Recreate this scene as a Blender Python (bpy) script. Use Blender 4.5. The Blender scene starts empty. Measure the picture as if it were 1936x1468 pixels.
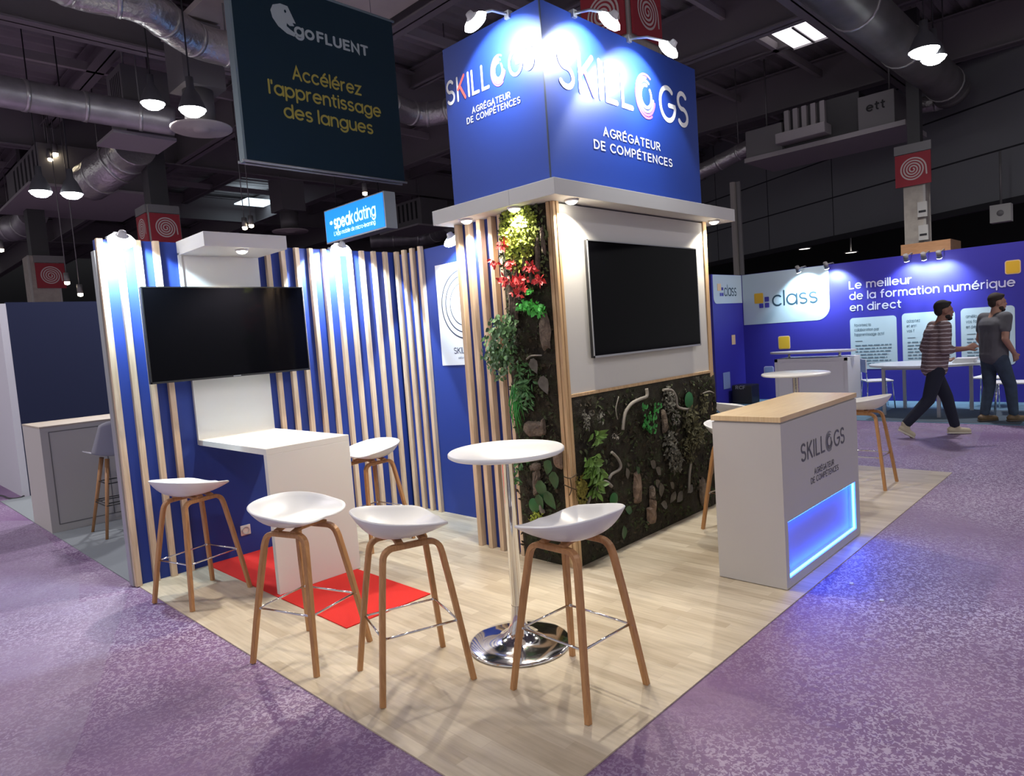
import bpy, bmesh, math, random
from mathutils import Vector, Matrix, noise
random.seed(7)
R = math.radians
PI = math.pi
sc = bpy.context.scene
col = sc.collection
def V(*a): return Vector(a)

# ------------------------------------------------------------------ camera
IW, IH, F = 1936, 1468, 1282.5
CP = V(-1.471, -1.5365, 1.6048)
CR = V(0.695324, -0.715049, -0.072311)
CU = V(0.103991, 0.000544, 0.994578)
CF = V(0.711133, 0.699074, -0.074737)
cam = bpy.data.cameras.new('camera')
cam.sensor_width = 36; cam.sensor_fit = 'HORIZONTAL'; cam.lens = F * 36 / IW
cam.clip_start = 0.05; cam.clip_end = 300
co = bpy.data.objects.new('camera', cam); col.objects.link(co)
co.matrix_world = Matrix(((CR.x, CU.x, -CF.x, CP.x), (CR.y, CU.y, -CF.y, CP.y), (CR.z, CU.z, -CF.z, CP.z), (0, 0, 0, 1)))
sc.camera = co
# measured points: a pixel of the 1936x1468 frame met with a plane of the hall
def ray(u, v): return CF + CR * ((u - IW / 2) / F) - CU * ((v - IH / 2) / F)
def bx(u, v, X): d = ray(u, v); return CP + d * ((X - CP.x) / d.x)
def by(u, v, Y): d = ray(u, v); return CP + d * ((Y - CP.y) / d.y)
def bz(u, v, Z=0.0): d = ray(u, v); return CP + d * ((Z - CP.z) / d.z)
def bd(u, v, t): return CP + ray(u, v) * t

# ------------------------------------------------------------------ view, world, lights of the hall
vs = sc.view_settings
sc.display_settings.display_device = 'sRGB'
vs.view_transform = 'Standard'; vs.look = 'None'; vs.gamma = 1.0; vs.exposure = 0.48; vs.use_curve_mapping = False
w = bpy.data.worlds.new('hall_air'); sc.world = w; w.use_nodes = True
bg = w.node_tree.nodes['Background']; bg.inputs[0].default_value = (0.97, 0.96, 1.0, 1); bg.inputs[1].default_value = 0.36

def lamp(name, kind, loc, energy, color=(1, 1, 1), target=None, size=0.1, spot=120, blend=0.4):
    l = bpy.data.lights.new(name, kind); l.energy = energy; l.color = color
    if kind == 'SPOT':
        l.spot_size = R(spot); l.spot_blend = blend; l.shadow_soft_size = size
    elif kind == 'POINT': l.shadow_soft_size = size
    elif kind == 'AREA': l.shape = 'DISK'; l.size = size
    o = bpy.data.objects.new(name, l); col.objects.link(o); o.location = loc
    d = (Vector(target) - Vector(loc)) if target is not None else V(0, 0, -1)
    o.rotation_euler = d.to_track_quat('-Z', 'Y').to_euler()
    return o
# high-bay lamps of the hall that hang outside the picture (their fixtures inside it are built further down)
for (x, y, e) in ((-2.5, 6.5, 420), (4.5, -3.5, 210), (-4.0, -2.0, 330), (9.5, -4.5, 90), (-3.5, 13.0, 300)):
    lamp('high_bay_light', 'SPOT', (x, y, 6.0), e, (1.0, 0.93, 0.97), None, 0.2, 150, 0.6)

# ------------------------------------------------------------------ materials
MATS = {}
def mat(name, color=(0.5, 0.5, 0.5), rough=0.5, metal=0.0, emit=None, es=0.0, spec=0.5, bump=0.0, bscale=50, vary=0.0, vscale=8, coat=0.0):
    if name in MATS: return MATS[name]
    m = bpy.data.materials.new(name); m.use_nodes = True; MATS[name] = m
    nt = m.node_tree; b = nt.nodes['Principled BSDF']
    b.inputs['Base Color'].default_value = (*color, 1); b.inputs['Roughness'].default_value = rough
    b.inputs['Metallic'].default_value = metal; b.inputs['Specular IOR Level'].default_value = spec
    b.inputs['Coat Weight'].default_value = coat
    if emit: b.inputs['Emission Color'].default_value = (*emit, 1); b.inputs['Emission Strength'].default_value = es
    if bump or vary:
        tc = nt.nodes.new('ShaderNodeTexCoord')
        if bump:
            n = nt.nodes.new('ShaderNodeTexNoise'); n.inputs['Scale'].default_value = bscale; n.inputs['Detail'].default_value = 4
            bn = nt.nodes.new('ShaderNodeBump'); bn.inputs['Strength'].default_value = bump; bn.inputs['Distance'].default_value = 0.02
            nt.links.new(tc.outputs['Object'], n.inputs['Vector']); nt.links.new(n.outputs['Fac'], bn.inputs['Height'])
            nt.links.new(bn.outputs['Normal'], b.inputs['Normal'])
        if vary:
            n = nt.nodes.new('ShaderNodeTexNoise'); n.inputs['Scale'].default_value = vscale; n.inputs['Detail'].default_value = 5
            cr = nt.nodes.new('ShaderNodeValToRGB')
            cr.color_ramp.elements[0].position = 0.3; cr.color_ramp.elements[1].position = 0.7
            cr.color_ramp.elements[0].color = (*[c * (1 - vary) for c in color], 1)
            cr.color_ramp.elements[1].color = (*[min(1, c * (1 + vary)) for c in color], 1)
            nt.links.new(tc.outputs['Object'], n.inputs['Vector']); nt.links.new(n.outputs['Fac'], cr.inputs['Fac'])
            nt.links.new(cr.outputs['Color'], b.inputs['Base Color'])
    return m
def wood(name, c0, c1, scale=(1, 1, 1), rough=0.5, freq=6.0):
    if name in MATS: return MATS[name]
    m = bpy.data.materials.new(name); m.use_nodes = True; MATS[name] = m
    nt = m.node_tree; b = nt.nodes['Principled BSDF']; b.inputs['Roughness'].default_value = rough
    tc = nt.nodes.new('ShaderNodeTexCoord'); mp = nt.nodes.new('ShaderNodeMapping'); mp.inputs['Scale'].default_value = scale
    n = nt.nodes.new('ShaderNodeTexNoise'); n.inputs['Scale'].default_value = freq; n.inputs['Detail'].default_value = 6; n.inputs['Distortion'].default_value = 0.6
    cr = nt.nodes.new('ShaderNodeValToRGB'); cr.color_ramp.elements[0].color = (*c0, 1); cr.color_ramp.elements[1].color = (*c1, 1)
    cr.color_ramp.elements[0].position = 0.3; cr.color_ramp.elements[1].position = 0.68
    nt.links.new(tc.outputs['Object'], mp.inputs['Vector']); nt.links.new(mp.outputs['Vector'], n.inputs['Vector'])
    nt.links.new(n.outputs['Fac'], cr.inputs['Fac']); nt.links.new(cr.outputs['Color'], b.inputs['Base Color'])
    return m
WHITE = mat('white_laminate', (0.64, 0.63, 0.60), 0.55)
WHITE2 = mat('white_paint', (0.56, 0.56, 0.54), 0.7)
BLUE = mat('royal_blue_wall', (0.011, 0.037, 0.25), 0.6, bump=0.05, bscale=300)
BLUE2 = mat('royal_blue_print', (0.011, 0.040, 0.25), 0.45)
CBLUE = mat('indigo_print', (0.026, 0.020, 0.27), 0.55)
NAVY = mat('navy_fabric', (0.006, 0.011, 0.045), 0.9)
PINE = wood('pine_batten', (0.50, 0.36, 0.23), (0.68, 0.53, 0.38), (14, 14, 1.0), 0.6, 3)
PLY = wood('plywood_edge', (0.40, 0.25, 0.12), (0.62, 0.43, 0.24), (60, 60, 1), 0.6, 2)
OAK = wood('bent_oak', (0.36, 0.17, 0.065), (0.47, 0.245, 0.10), (18, 18, 1.5), 0.42, 5)
OAKTOP = wood('oak_worktop', (0.58, 0.41, 0.22), (0.70, 0.53, 0.31), (1.2, 26, 1), 0.35, 3)
SEATW = mat('white_plastic', (0.74, 0.74, 0.74), 0.35)
CHROME = mat('chrome', (0.78, 0.79, 0.81), 0.09, 1.0)
STEEL = mat('brushed_steel', (0.5, 0.5, 0.52), 0.35, 1.0)
ALU = mat('aluminium', (0.45, 0.47, 0.49), 0.4, 0.7)
BLACK = mat('black_plastic', (0.012, 0.012, 0.014), 0.4)
SCREEN = mat('screen_glass', (0.002, 0.002, 0.003), 0.06, 0, None, 0, 0.05)
RED = mat('red_carpet', (0.62, 0.018, 0.012), 0.95, bump=0.3, bscale=400)
LEDW = mat('lamp_white', (1, 1, 1), 0.5, 0, (0.93, 0.97, 1.0), 30)
LEDWARM = mat('lamp_warm', (1, 1, 1), 0.5, 0, (1.0, 0.92, 0.78), 16)
LEDBLUE = mat('led_blue', (0.05, 0.1, 1), 0.5, 0, (0.012, 0.085, 1.0), 42)
TXTW = mat('white_vinyl', (0.80, 0.80, 0.80), 0.5)
TXTG = mat('grey_vinyl', (0.10, 0.10, 0.115), 0.5)
CORAL = mat('coral_vinyl', (0.85, 0.12, 0.10), 0.5)
PINK = mat('pink_vinyl', (0.75, 0.13, 0.33), 0.5)
DECK = mat('steel_deck', (0.30, 0.28, 0.28), 0.6, vary=0.25, vscale=0.8)
BEAM = mat('painted_beam', (0.24, 0.22, 0.225), 0.5)
BEAM2 = mat('grey_beam', (0.40, 0.37, 0.37), 0.5)
DUCT = mat('galvanised_duct', (0.44, 0.42, 0.43), 0.42, 0.55, bump=0.25, bscale=7, vary=0.2, vscale=3)
FOIL = mat('foil_duct', (0.62, 0.60, 0.58), 0.28, 0.75, bump=0.9, bscale=14)
GREYM = mat('grey_metal', (0.22, 0.21, 0.21), 0.5, 0.3)
CONC = mat('concrete_column', (0.40, 0.36, 0.31), 0.8, vary=0.12)
SIGNRED = mat('sign_red', (0.33, 0.022, 0.035), 0.6)
SIGNCR = mat('sign_cream', (0.60, 0.50, 0.47), 0.6)

def floor_wood():
    m = bpy.data.materials.new('light_oak_planks'); m.use_nodes = True
    nt = m.node_tree; b = nt.nodes['Principled BSDF']; b.inputs['Roughness'].default_value = 0.42
    tc = nt.nodes.new('ShaderNodeTexCoord'); mp = nt.nodes.new('ShaderNodeMapping'); mp.inputs['Rotation'].default_value = (0, 0, PI / 2)
    br = nt.nodes.new('ShaderNodeTexBrick')
    br.inputs['Scale'].default_value = 1.0; br.inputs['Brick Width'].default_value = 0.42; br.inputs['Row Height'].default_value = 0.066
    br.inputs['Mortar Size'].default_value = 0.0008; br.inputs['Bias'].default_value = 0.0
    br.offset = 0.37; br.offset_frequency = 2; br.squash = 1.0
    br.inputs['Color1'].default_value = (0.62, 0.54, 0.41, 1); br.inputs['Color2'].default_value = (0.47, 0.39, 0.28, 1); br.inputs['Mortar'].default_value = (0.50, 0.42, 0.31, 1)
    mp2 = nt.nodes.new('ShaderNodeMapping'); mp2.inputs['Scale'].default_value = (28, 2.2, 1)
    n = nt.nodes.new('ShaderNodeTexNoise'); n.inputs['Scale'].default_value = 1.6; n.inputs['Detail'].default_value = 6
    mx = nt.nodes.new('ShaderNodeMixRGB'); mx.blend_type = 'MULTIPLY'; mx.inputs['Fac'].default_value = 0.5
    cr = nt.nodes.new('ShaderNodeValToRGB'); cr.color_ramp.elements[0].position = 0.32; cr.color_ramp.elements[0].color = (0.66, 0.64, 0.6, 1); cr.color_ramp.elements[1].position = 0.62
    nt.links.new(tc.outputs['Object'], mp.inputs['Vector']); nt.links.new(mp.outputs['Vector'], br.inputs['Vector'])
    nt.links.new(tc.outputs['Object'], mp2.inputs['Vector']); nt.links.new(mp2.outputs['Vector'], n.inputs['Vector'])
    nt.links.new(n.outputs['Fac'], cr.inputs['Fac']); nt.links.new(br.outputs['Color'], mx.inputs['Color1']); nt.links.new(cr.outputs['Color'], mx.inputs['Color2'])
    nt.links.new(mx.outputs['Color'], b.inputs['Base Color'])
    return m
def floor_purple():
    # purple carpet under a clear protective film: the film blisters, lamp glints painted in as pale worms
    m = bpy.data.materials.new('purple_carpet_under_film'); m.use_nodes = True
    nt = m.node_tree; b = nt.nodes['Principled BSDF']; L = nt.links.new
    tc = nt.nodes.new('ShaderNodeTexCoord')
    def noise_(scale, detail, dist=0.0):
        n = nt.nodes.new('ShaderNodeTexNoise'); n.inputs['Scale'].default_value = scale; n.inputs['Detail'].default_value = detail; n.inputs['Distortion'].default_value = dist
        L(tc.outputs['Object'], n.inputs['Vector']); return n
    def ramp(src, p0, p1, c0=(0, 0, 0, 1), c1=(1, 1, 1, 1)):
        r = nt.nodes.new('ShaderNodeValToRGB'); r.color_ramp.elements[0].position = p0; r.color_ramp.elements[1].position = p1
        r.color_ramp.elements[0].color = c0; r.color_ramp.elements[1].color = c1; L(src, r.inputs['Fac']); return r
    worm_glint = ramp(noise_(62, 1.5, 0.9).outputs['Fac'], 0.50, 0.57)
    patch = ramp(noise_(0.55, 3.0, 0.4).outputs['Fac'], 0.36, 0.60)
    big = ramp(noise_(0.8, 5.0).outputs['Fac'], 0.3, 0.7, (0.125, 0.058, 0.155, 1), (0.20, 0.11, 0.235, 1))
    mul = nt.nodes.new('ShaderNodeMath'); mul.operation = 'MULTIPLY'; L(worm_glint.outputs['Color'], mul.inputs[0]); L(patch.outputs['Color'], mul.inputs[1])
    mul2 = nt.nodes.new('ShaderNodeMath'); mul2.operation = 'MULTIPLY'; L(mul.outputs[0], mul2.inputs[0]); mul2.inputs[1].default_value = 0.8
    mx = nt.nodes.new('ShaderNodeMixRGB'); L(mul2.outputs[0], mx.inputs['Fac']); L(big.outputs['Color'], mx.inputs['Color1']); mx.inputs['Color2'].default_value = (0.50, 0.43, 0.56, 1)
    L(mx.outputs['Color'], b.inputs['Base Color'])
    b.inputs['Roughness'].default_value = 0.5; b.inputs['Specular IOR Level'].default_value = 0.6
    bn = nt.nodes.new('ShaderNodeBump'); bn.inputs['Strength'].default_value = 0.5; bn.inputs['Distance'].default_value = 0.01
    L(noise_(22, 4.0, 0.5).outputs['Fac'], bn.inputs['Height']); L(bn.outputs['Normal'], b.inputs['Normal'])
    return m

# ------------------------------------------------------------------ mesh helpers
class MB:
    def __init__(s): s.v = []; s.f = []; s.sm = []
    def add(s, vs_, fs_, smooth=False):
        o = len(s.v); s.v += [Vector(p) for p in vs_]
        for f in fs_: s.f.append(tuple(i + o for i in f)); s.sm.append(smooth)
        return s
    def box(s, a, b):
        (x0, y0, z0), (x1, y1, z1) = a, b
        x0, x1 = min(x0, x1), max(x0, x1); y0, y1 = min(y0, y1), max(y0, y1); z0, z1 = min(z0, z1), max(z0, z1)
        return s.add([(x0, y0, z0), (x1, y0, z0), (x1, y1, z0), (x0, y1, z0), (x0, y0, z1), (x1, y0, z1), (x1, y1, z1), (x0, y1, z1)],
                     [(0, 3, 2, 1), (4, 5, 6, 7), (0, 1, 5, 4), (1, 2, 6, 5), (2, 3, 7, 6), (3, 0, 4, 7)])
    def bar(s, p, q, wx, wy, up=(0, 0, 1)):
        p, q = Vector(p), Vector(q); d = (q - p).normalized(); u = Vector(up)
        if abs(d.dot(u)) > 0.98: u = V(1, 0, 0)
        a = d.cross(u).normalized() * wx / 2; b = a.cross(d).normalized() * wy / 2
        vs_ = [p - a - b, p + a - b, p + a + b, p - a + b, q - a - b, q + a - b, q + a + b, q - a + b]
        return s.add(vs_, [(0, 3, 2, 1), (4, 5, 6, 7), (0, 1, 5, 4), (1, 2, 6, 5), (2, 3, 7, 6), (3, 0, 4, 7)])
    def tube(s, pts, r, n=12, cap=True, smooth=True):
        pts = [Vector(p) for p in pts]; rs = r if isinstance(r, (list, tuple)) else [r] * len(pts)
        o = len(s.v); N = len(pts); a = None
        for i, p in enumerate(pts):
            d = (pts[min(i + 1, N - 1)] - pts[max(i - 1, 0)]).normalized()
            if a is None: a = d.orthogonal().normalized()
            else:
                a = a - d * a.dot(d); a = a.normalized() if a.length > 1e-6 else d.orthogonal().normalized()
            b = d.cross(a)
            for k in range(n):
                t = 2 * PI * k / n; s.v.append(p + (a * math.cos(t) + b * math.sin(t)) * rs[i])
        for i in range(N - 1):
            for k in range(n):
                k2 = (k + 1) % n; s.f.append((o + i * n + k, o + i * n + k2, o + (i + 1) * n + k2, o + (i + 1) * n + k)); s.sm.append(smooth)
        if cap:
            s.f.append(tuple(o + k for k in reversed(range(n)))); s.sm.append(False)
            s.f.append(tuple(o + (N - 1) * n + k for k in range(n))); s.sm.append(False)
        return s
    def cyl(s, p, q, r, n=24, r2=None): return s.tube([p, q], [r, r if r2 is None else r2], n)
    def lathe(s, prof, c=(0, 0, 0), n=48, smooth=True, axis=None):
        o = len(s.v); c = Vector(c)
        q = Vector(axis).to_track_quat('Z', 'Y') if axis is not None else None
        for r, z in prof:
            for k in range(n):
                t = 2 * PI * k / n; p = V(r * math.cos(t), r * math.sin(t), z); s.v.append(c + (q @ p if q else p))
        for i in range(len(prof) - 1):
            for k in range(n):
                k2 = (k + 1) % n; s.f.append((o + i * n + k, o + i * n + k2, o + (i + 1) * n + k2, o + (i + 1) * n + k)); s.sm.append(smooth)
        return s
    def prism(s, poly, d):
        n = len(poly); poly = [Vector(p) for p in poly]; d = Vector(d)
        return s.add(poly + [p + d for p in poly], [tuple(reversed(range(n))), tuple(range(n, 2 * n))] + [(i, (i + 1) % n, (i + 1) % n + n, i + n) for i in range(n)])
    def sweep(s, pts, wdir, w_, t_, smooth=False):
        # rectangular bar swept along a path; wdir is the direction of its width
        pts = [Vector(p) for p in pts]; o = len(s.v); N = len(pts); ws = w_ if isinstance(w_, list) else [w_] * N; ts = t_ if isinstance(t_, list) else [t_] * N
        for i, p in enumerate(pts):
            d = (pts[min(i + 1, N - 1)] - pts[max(i - 1, 0)]).normalized(); a = Vector(wdir); a = (a - d * a.dot(d)).normalized(); b = d.cross(a)
            a = a * ws[i] / 2; b = b * ts[i] / 2; c = 0.28
            for (ka, kb) in ((-1, -1 + c), (-1 + c, -1), (1 - c, -1), (1, -1 + c), (1, 1 - c), (1 - c, 1), (-1 + c, 1), (-1, 1 - c)): s.v.append(p + a * ka + b * kb)
        for i in range(N - 1):
            for k in range(8): k2 = (k + 1) % 8; s.f.append((o + i * 8 + k, o + i * 8 + k2, o + (i + 1) * 8 + k2, o + (i + 1) * 8 + k)); s.sm.append(smooth)
        s.f.append(tuple(o + k for k in reversed(range(8)))); s.sm.append(False); s.f.append(tuple(o + (N - 1) * 8 + k for k in range(8))); s.sm.append(False)
        return s
    def quad(s, a, b, c, d): return s.add([a, b, c, d], [(0, 1, 2, 3)])
def obj(name, mb, m, parent=None, bevel=0.0, local=False):
    me = bpy.data.meshes.new(name)
    off = V(0, 0, 0)
    if parent is not None and not local:
        p = parent
        while p is not None: off = off + Vector(p.location); p = p.parent
    me.from_pydata([tuple(p - off) for p in mb.v], [], mb.f); me.update()
    for p, s_ in zip(me.polygons, mb.sm): p.use_smooth = s_
    bm = bmesh.new(); bm.from_mesh(me); bmesh.ops.recalc_face_normals(bm, faces=bm.faces); bm.to_mesh(me); bm.free()
    me.materials.append(m)
    o = bpy.data.objects.new(name, me); col.objects.link(o)
    if parent is not None: o.parent = parent
    if bevel:
        bv = o.modifiers.new('bevel', 'BEVEL'); bv.width = bevel; bv.segments = 2; bv.limit_method = 'ANGLE'
    return o
def tag(o, label=None, cat=None, group=None, kind=None):
    if label: o['label'] = label
    if cat: o['category'] = cat
    if group: o['group'] = group
    if kind: o['kind'] = kind
    return o
def thing(name, label, cat, loc=(0, 0, 0), rz=0.0, group=None):
    o = bpy.data.objects.new(name, None); o.empty_display_size = 0.1; col.objects.link(o); o.location = loc; o.rotation_euler = (0, 0, rz)
    return tag(o, label, cat, group)
def dup(o, parent=None):
    c = o.copy(); col.objects.link(c)
    if parent is not None: c.parent = parent
    for ch in list(o.children): dup(ch, c)
    return c
def struct(name, mb, m, parent=None, bevel=0.0):
    o = obj(name, mb, m, parent, bevel)
    if parent is None: o['kind'] = 'structure'
    return o
def B(a, b): return MB().box(a, b)

# ------------------------------------------------------------------ lettering: single strokes with round ends
def arc(cx, cy, rx, ry, a0, a1, n=14): return [(cx + rx * math.cos(R(a0 + (a1 - a0) * i / n)), cy + ry * math.sin(R(a0 + (a1 - a0) * i / n))) for i in range(n + 1)]
bowl = lambda x=0.26: arc(x, 0.26, 0.26, 0.26, 0, 360, 26)
G = {
 'a': (0.52, [bowl(), [(0.52, 0.52), (0.52, 0)]]), 'b': (0.52, [bowl(), [(0, 0.74), (0, 0)]]), 'c': (0.46, [arc(0.26, 0.26, 0.26, 0.26, 48, 312, 20)]),
 'd': (0.52, [bowl(), [(0.52, 0.74), (0.52, 0)]]), 'e': (0.52, [[(0, 0.27), (0.52, 0.27)] , arc(0.26, 0.26, 0.26, 0.26, 0, 312, 22)]),
 'f': (0.28, [[(0.11, 0)] + arc(0.28, 0.57, 0.17, 0.17, 180, 90, 8), [(0, 0.48), (0.27, 0.48)]]),
 'g': (0.52, [bowl(), [(0.52, 0.52)] + arc(0.26, 0.02, 0.26, 0.24, 0, -150, 12)]), 'h': (0.46, [[(0, 0.74), (0, 0)], arc(0.23, 0.29, 0.23, 0.23, 180, 0, 12) + [(0.46, 0)]]),
 'i': (0.0, [[(0, 0.52), (0, 0)], [(0, 0.70), (0, 0.705)]]), 'k': (0.42, [[(0, 0.74), (0, 0)], [(0.40, 0.52), (0.02, 0.22)], [(0.15, 0.32), (0.42, 0)]]), 'l': (0.0, [[(0, 0.74), (0, 0)]]),
 'm': (0.76, [[(0, 0.52), (0, 0)], arc(0.19, 0.33, 0.19, 0.19, 180, 0, 10) + [(0.38, 0)], arc(0.57, 0.33, 0.19, 0.19, 180, 0, 10) + [(0.76, 0)]]),
 'n': (0.44, [[(0, 0.52), (0, 0)], arc(0.22, 0.30, 0.22, 0.22, 180, 0, 12) + [(0.44, 0)]]), 'o': (0.52, [bowl()]), 'p': (0.52, [bowl(), [(0, 0.52), (0, -0.22)]]), 'q': (0.52, [bowl(), [(0.52, 0.52), (0.52, -0.22)]]),
 'r': (0.26, [[(0, 0.52), (0, 0)], arc(0.24, 0.28, 0.24, 0.24, 180, 90, 8)]),
 's': (0.36, [arc(0.18, 0.39, 0.17, 0.13, 40, 250, 12) + arc(0.18, 0.13, 0.18, 0.13, 80, -140, 12)]),
 't': (0.28, [[(0.11, 0.68), (0.11, 0.14)] + arc(0.25, 0.14, 0.14, 0.14, 180, 260, 6), [(0, 0.50), (0.27, 0.50)]]),
 'u': (0.44, [[(0, 0.52)] + arc(0.22, 0.22, 0.22, 0.22, 180, 360, 12) + [(0.44, 0.52)], [(0.44, 0.3), (0.44, 0)]]), 'v': (0.44, [[(0, 0.52), (0.22, 0), (0.44, 0.52)]]),
 'z': (0.40, [[(0, 0.52), (0.40, 0.52), (0, 0), (0.40, 0)]]), "'": (0.0, [[(0, 0.74), (0, 0.58)]]), '-': (0.24, [[(0, 0.26), (0.24, 0.26)]]), ' ': (0.12, []), '.': (0, [[(0, 0), (0, 0.005)]]),
 '*': (0.2, [[(0.1 + 0.1 * math.cos(R(a)), 0.62 + 0.1 * math.sin(R(a))), (0.1 - 0.1 * math.cos(R(a)), 0.62 - 0.1 * math.sin(R(a)))] for a in (90, 30, 150)]),
 'A': (0.56, [[(0, 0), (0.28, 0.72), (0.56, 0)], [(0.10, 0.24), (0.46, 0.24)]]), 'C': (0.54, [arc(0.34, 0.36, 0.34, 0.36, 50, 310, 22)]), 'D': (0.54, [[(0, 0), (0, 0.72)] + arc(0.18, 0.36, 0.36, 0.36, 90, -90, 16) + [(0, 0)]]),
 'E': (0.40, [[(0.40, 0.72), (0, 0.72), (0, 0), (0.40, 0)], [(0, 0.37), (0.36, 0.37)]]), 'F': (0.38, [[(0.38, 0.72), (0, 0.72), (0, 0)], [(0, 0.36), (0.34, 0.36)]]),
 'G': (0.58, [arc(0.34, 0.36, 0.34, 0.36, 52, 350, 24) + [(0.66, 0.34), (0.40, 0.34)]]), 'I': (0.0, [[(0, 0), (0, 0.72)]]), 'K': (0.46, [[(0, 0), (0, 0.72)], [(0.44, 0.72), (0.03, 0.34)], [(0.15, 0.44), (0.46, 0)]]),
 'L': (0.36, [[(0, 0.72), (0, 0), (0.36, 0)]]), 'M': (0.62, [[(0, 0), (0, 0.72), (0.31, 0.16), (0.62, 0.72), (0.62, 0)]]), 'N': (0.52, [[(0, 0), (0, 0.72), (0.52, 0), (0.52, 0.72)]]),
 'O': (0.68, [arc(0.34, 0.36, 0.34, 0.36, 0, 360, 30)]), 'P': (0.44, [[(0, 0), (0, 0.72)] + arc(0.24, 0.53, 0.20, 0.19, 90, -90, 12) + [(0, 0.34)]]), 'R': (0.46, [[(0, 0), (0, 0.72)] + arc(0.24, 0.53, 0.20, 0.19, 90, -90, 12) + [(0, 0.34)], [(0.22, 0.34), (0.46, 0)]]),
 'S': (0.44, [arc(0.22, 0.54, 0.20, 0.18, 35, 255, 14) + arc(0.22, 0.185, 0.22, 0.185, 80, -145, 14)]), 'T': (0.48, [[(0, 0.72), (0.48, 0.72)], [(0.24, 0.72), (0.24, 0)]]),
 'U': (0.52, [[(0, 0.72)] + arc(0.26, 0.26, 0.26, 0.26, 180, 360, 14) + [(0.52, 0.72)]]),
}
G['é'] = (G['e'][0], G['e'][1] + [[(0.22, 0.62), (0.36, 0.74)]])
G['É'] = (G['E'][0], G['E'][1] + [[(0.16, 0.81), (0.30, 0.92)]])
def ribbon(mb, pts, hw, fr, lift=0.0):
    # one mitred strip with round ends, so that no two faces of a stroke overlap
    o, rx, ux = fr; P = [Vector((p[0], p[1])) for p in pts]
    Q = [P[0]]
    for p in P[1:]:
        if (p - Q[-1]).length > 1e-6: Q.append(p)
    P = Q; nn = rx.cross(ux).normalized() * lift
    T = lambda p: o + rx * p.x + ux * p.y + nn
    N = len(P)
    if N < 2: P.append(P[0] + Vector((0, 0.001))); N = 2
    closed = N > 3 and (P[0] - P[-1]).length < 1e-4
    if closed: P = P[:-1]; N -= 1
    per = lambda d: Vector((-d.y, d.x))
    Lf, Rt = [], []
    for i in range(N):
        d0 = (P[i] - P[i - 1]) if (i > 0 or closed) else None
        d1 = (P[(i + 1) % N] - P[i]) if (i < N - 1 or closed) else None
        if d0 is None: n = per(d1.normalized()) * hw
        elif d1 is None: n = per(d0.normalized()) * hw
        else:
            a = per(d0.normalized()); b = per(d1.normalized()); m = a + b
            if m.length < 0.3: m = a
            m.normalize(); n = m * (hw / max(0.42, m.dot(a)))
        Lf.append(P[i] + n); Rt.append(P[i] - n)
    ob = len(mb.v); mb.v += [T(p) for p in Lf] + [T(p) for p in Rt]
    for i in range(N if closed else N - 1):
        j = (i + 1) % N; mb.f.append((ob + N + i, ob + N + j, ob + j, ob + i)); mb.sm.append(False)
    if not closed:
        for (c, d, l_, r_) in ((P[0], P[0] - P[1], 0, 0), (P[-1], P[-1] - P[-2], N - 1, N - 1)):
            d = d.normalized(); pn = per(d); o2 = len(mb.v); K = 7
            mb.v += [T(c + pn * hw * math.cos(PI * k / K) + d * hw * math.sin(PI * k / K)) for k in range(K + 1)]
            mb.f.append(tuple(range(o2, o2 + K + 1))); mb.sm.append(False)
def text_width(s, w_, gap): return sum(G[c][0] + w_ + gap for c in s) - gap
def text(mb, s, o, rx, ux, cap, width=None, stroke=0.1, gap=0.07, align='l'):
    # cap = height of the capitals; stroke and gap in units of the letter height
    k = cap / 0.72; W = text_width(s, stroke, gap); kx = (width / W) if width else k
    if align == 'c': o = o - rx * (W * kx / 2)
    if align == 'r': o = o - rx * (W * kx)
    x = 0
    hw = stroke / 2
    for c in s:
        gw, st = G[c]
        for j, ln in enumerate(st): ribbon(mb, [((px + x + hw), py) for px, py in ln], hw, (o, rx * kx, ux * k), 0.0004 * j)
        x += gw + stroke + gap
    return mb
def rrect(o, rx, ux, x0, x1, y0, y1, r=(0.05,) * 4, n=8):
    # rounded rectangle outline; r = radii bottom-left, bottom-right, top-right, top-left
    P = []
    for (cx, cy, rad, a) in ((x0 + r[0], y0 + r[0], r[0], 180), (x1 - r[1], y0 + r[1], r[1], 270), (x1 - r[2], y1 - r[2], r[2], 0), (x0 + r[3], y1 - r[3], r[3], 90)):
        for i in range(n + 1): t = R(a + 90 * i / n); P.append(o + rx * (cx + rad * math.cos(t)) + ux * (cy + rad * math.sin(t)))
    return P
def skillogs(parent, o, rx, ux, width, cap, m_main, m_k, m_o, stroke=0.105):
    # the wordmark: S K I L L, a turning ring for the O, G S
    names = 'SKILL'; mb = MB(); mk = MB(); mo = MB()
    tot = 0; gap = 0.13; Ow = 0.98
    for c in 'SKILLGS': tot += G[c][0] + stroke + gap
    tot += Ow
    kx = width / tot; k = cap / 0.72; hw = stroke / 2; x = 0
    for c in 'SKILLOGS':
        if c == 'O':
            c0 = (x + Ow / 2 - gap / 2, 0.36)
            for q, (r0, a0, a1, th) in enumerate(((0.255, 80, 400, 0.070), (0.350, 62, 352, 0.048), (0.425, 85, 345, 0.050), (0.495, 60, 300, 0.042))):
                rr = r0 * 0.94
                ribbon(mb if q < 2 else mo, arc(c0[0], c0[1], rr * (k / kx) * 0.92 if False else rr * 0.92, rr, a0, a1, 34), th / 2, (o, rx * kx, ux * k))
            x += Ow; continue
        gw, st = G[c]
        for j, ln in enumerate(st):
            ribbon(mk if (c == 'K' and j > 0) else mb, [(px + x + hw, py) for px, py in ln], hw, (o, rx * kx, ux * k), 0.0004 * j)
        x += gw + stroke + gap
    obj('lettering', mb, m_main, parent); obj('lettering', mk, m_k, parent); obj('lettering', mo, m_o, parent)
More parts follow.
